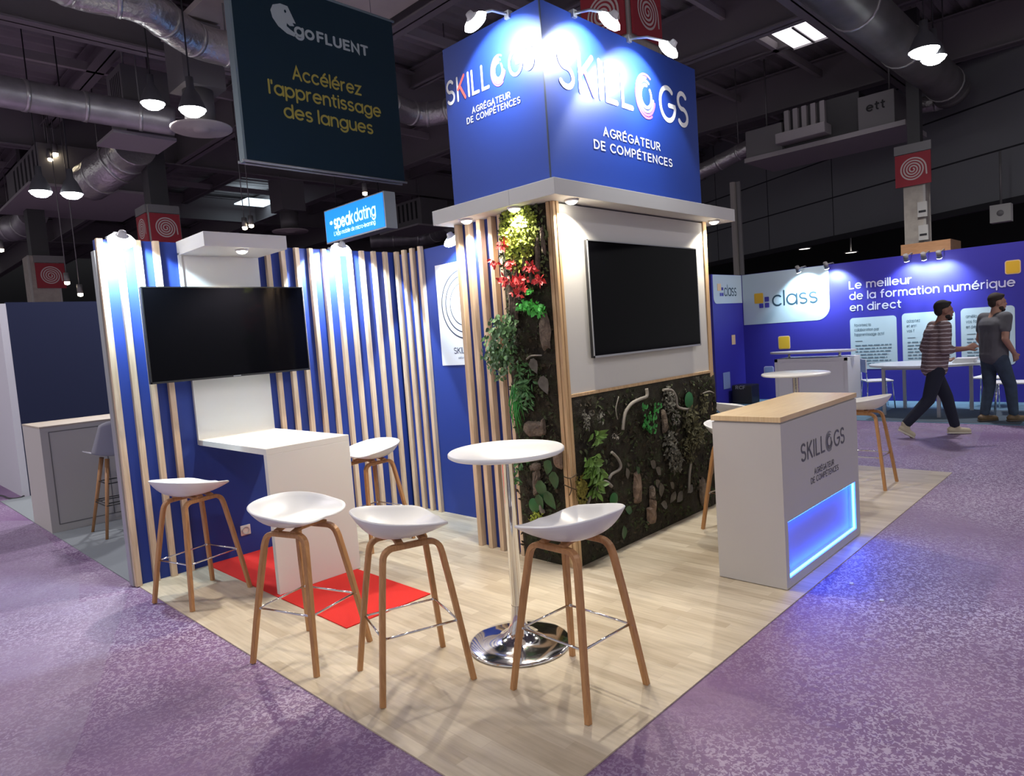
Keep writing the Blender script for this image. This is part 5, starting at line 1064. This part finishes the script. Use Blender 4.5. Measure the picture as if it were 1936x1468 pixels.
person('bearded man in a grey T-shirt and jeans at the right edge of the indigo wall', (9.48, 0.17, 0.0), math.atan2(-0.66, 0.75), JS, SK2, mat('grey_tshirt', (0.105, 0.105, 0.115), 0.9, vary=0.12, vscale=10), mat('blue_jeans', (0.035, 0.055, 0.085), 0.9, vary=0.2, vscale=12), HAIR2, mat('brown_shoe', (0.13, 0.085, 0.04), 0.6), mat('dark_sole', (0.08, 0.06, 0.045), 0.7), 0.55, True)
# loose sheets of clear protective film lying on the carpet
fm = bpy.data.materials.new('clear_film'); fm.use_nodes = True; nt = fm.node_tree; pb = nt.nodes['Principled BSDF']; pb.inputs['Base Color'].default_value = (0.46, 0.37, 0.53, 1); pb.inputs['Roughness'].default_value = 0.45
tr = nt.nodes.new('ShaderNodeBsdfTransparent'); mxs = nt.nodes.new('ShaderNodeMixShader'); tcn = nt.nodes.new('ShaderNodeTexCoord'); nn_ = nt.nodes.new('ShaderNodeTexNoise'); nn_.inputs['Scale'].default_value = 3.5; nn_.inputs['Detail'].default_value = 6
rr_ = nt.nodes.new('ShaderNodeMapRange'); rr_.inputs['From Min'].default_value = 0.3; rr_.inputs['From Max'].default_value = 0.7; rr_.inputs['To Min'].default_value = 0.10; rr_.inputs['To Max'].default_value = 0.30
bn2 = nt.nodes.new('ShaderNodeBump'); bn2.inputs['Strength'].default_value = 0.6; bn2.inputs['Distance'].default_value = 0.02
nt.links.new(tcn.outputs['Object'], nn_.inputs['Vector']); nt.links.new(nn_.outputs['Fac'], rr_.inputs['Value']); nt.links.new(rr_.outputs['Result'], mxs.inputs['Fac']); nt.links.new(nn_.outputs['Fac'], bn2.inputs['Height']); nt.links.new(bn2.outputs['Normal'], pb.inputs['Normal'])
nt.links.new(tr.outputs['BSDF'], mxs.inputs[1]); nt.links.new(pb.outputs['BSDF'], mxs.inputs[2]); nt.links.new(mxs.outputs['Shader'], nt.nodes['Material Output'].inputs['Surface'])
def film(label, px):
    mb = MB(); P = [bz(u, v, -0.0055) for u, v in px]; mb.prism(P, V(0, 0, 0.0008)); return tag(obj('protective_film', mb, fm), label, 'film', 'sheets of protective film')
film('large pale sheet of clear film on the purple carpet left of the booth', [(243, 1122), (212, 1215), (178, 1320), (150, 1400), (110, 1480), (-200, 1480), (-160, 1150), (0, 985), (62, 985), (110, 1040), (150, 1062), (150, 1140)])
film('bluish sheet of clear film on the carpet at the feet of the striped man', [(1626, 812), (1700, 806), (1862, 806), (1838, 858), (1790, 868), (1730, 842), (1626, 846)])
# litter
for u, v, lb in ((1667, 1136, 'small white scrap on the purple carpet right of the counter'), (1610, 1104, 'tiny white scrap near the blue glow on the carpet')):
    q = bz(u, v, -0.005); tag(obj('paper_scrap', MB().prism([q + V(0.018, 0, 0), q + V(0.006, 0.012, 0), q + V(-0.014, 0.008, 0), q + V(-0.012, -0.008, 0), q + V(0.006, -0.011, 0)], V(0, 0, 0.004)), TXTW), lb, 'scrap', 'scraps on the carpet')
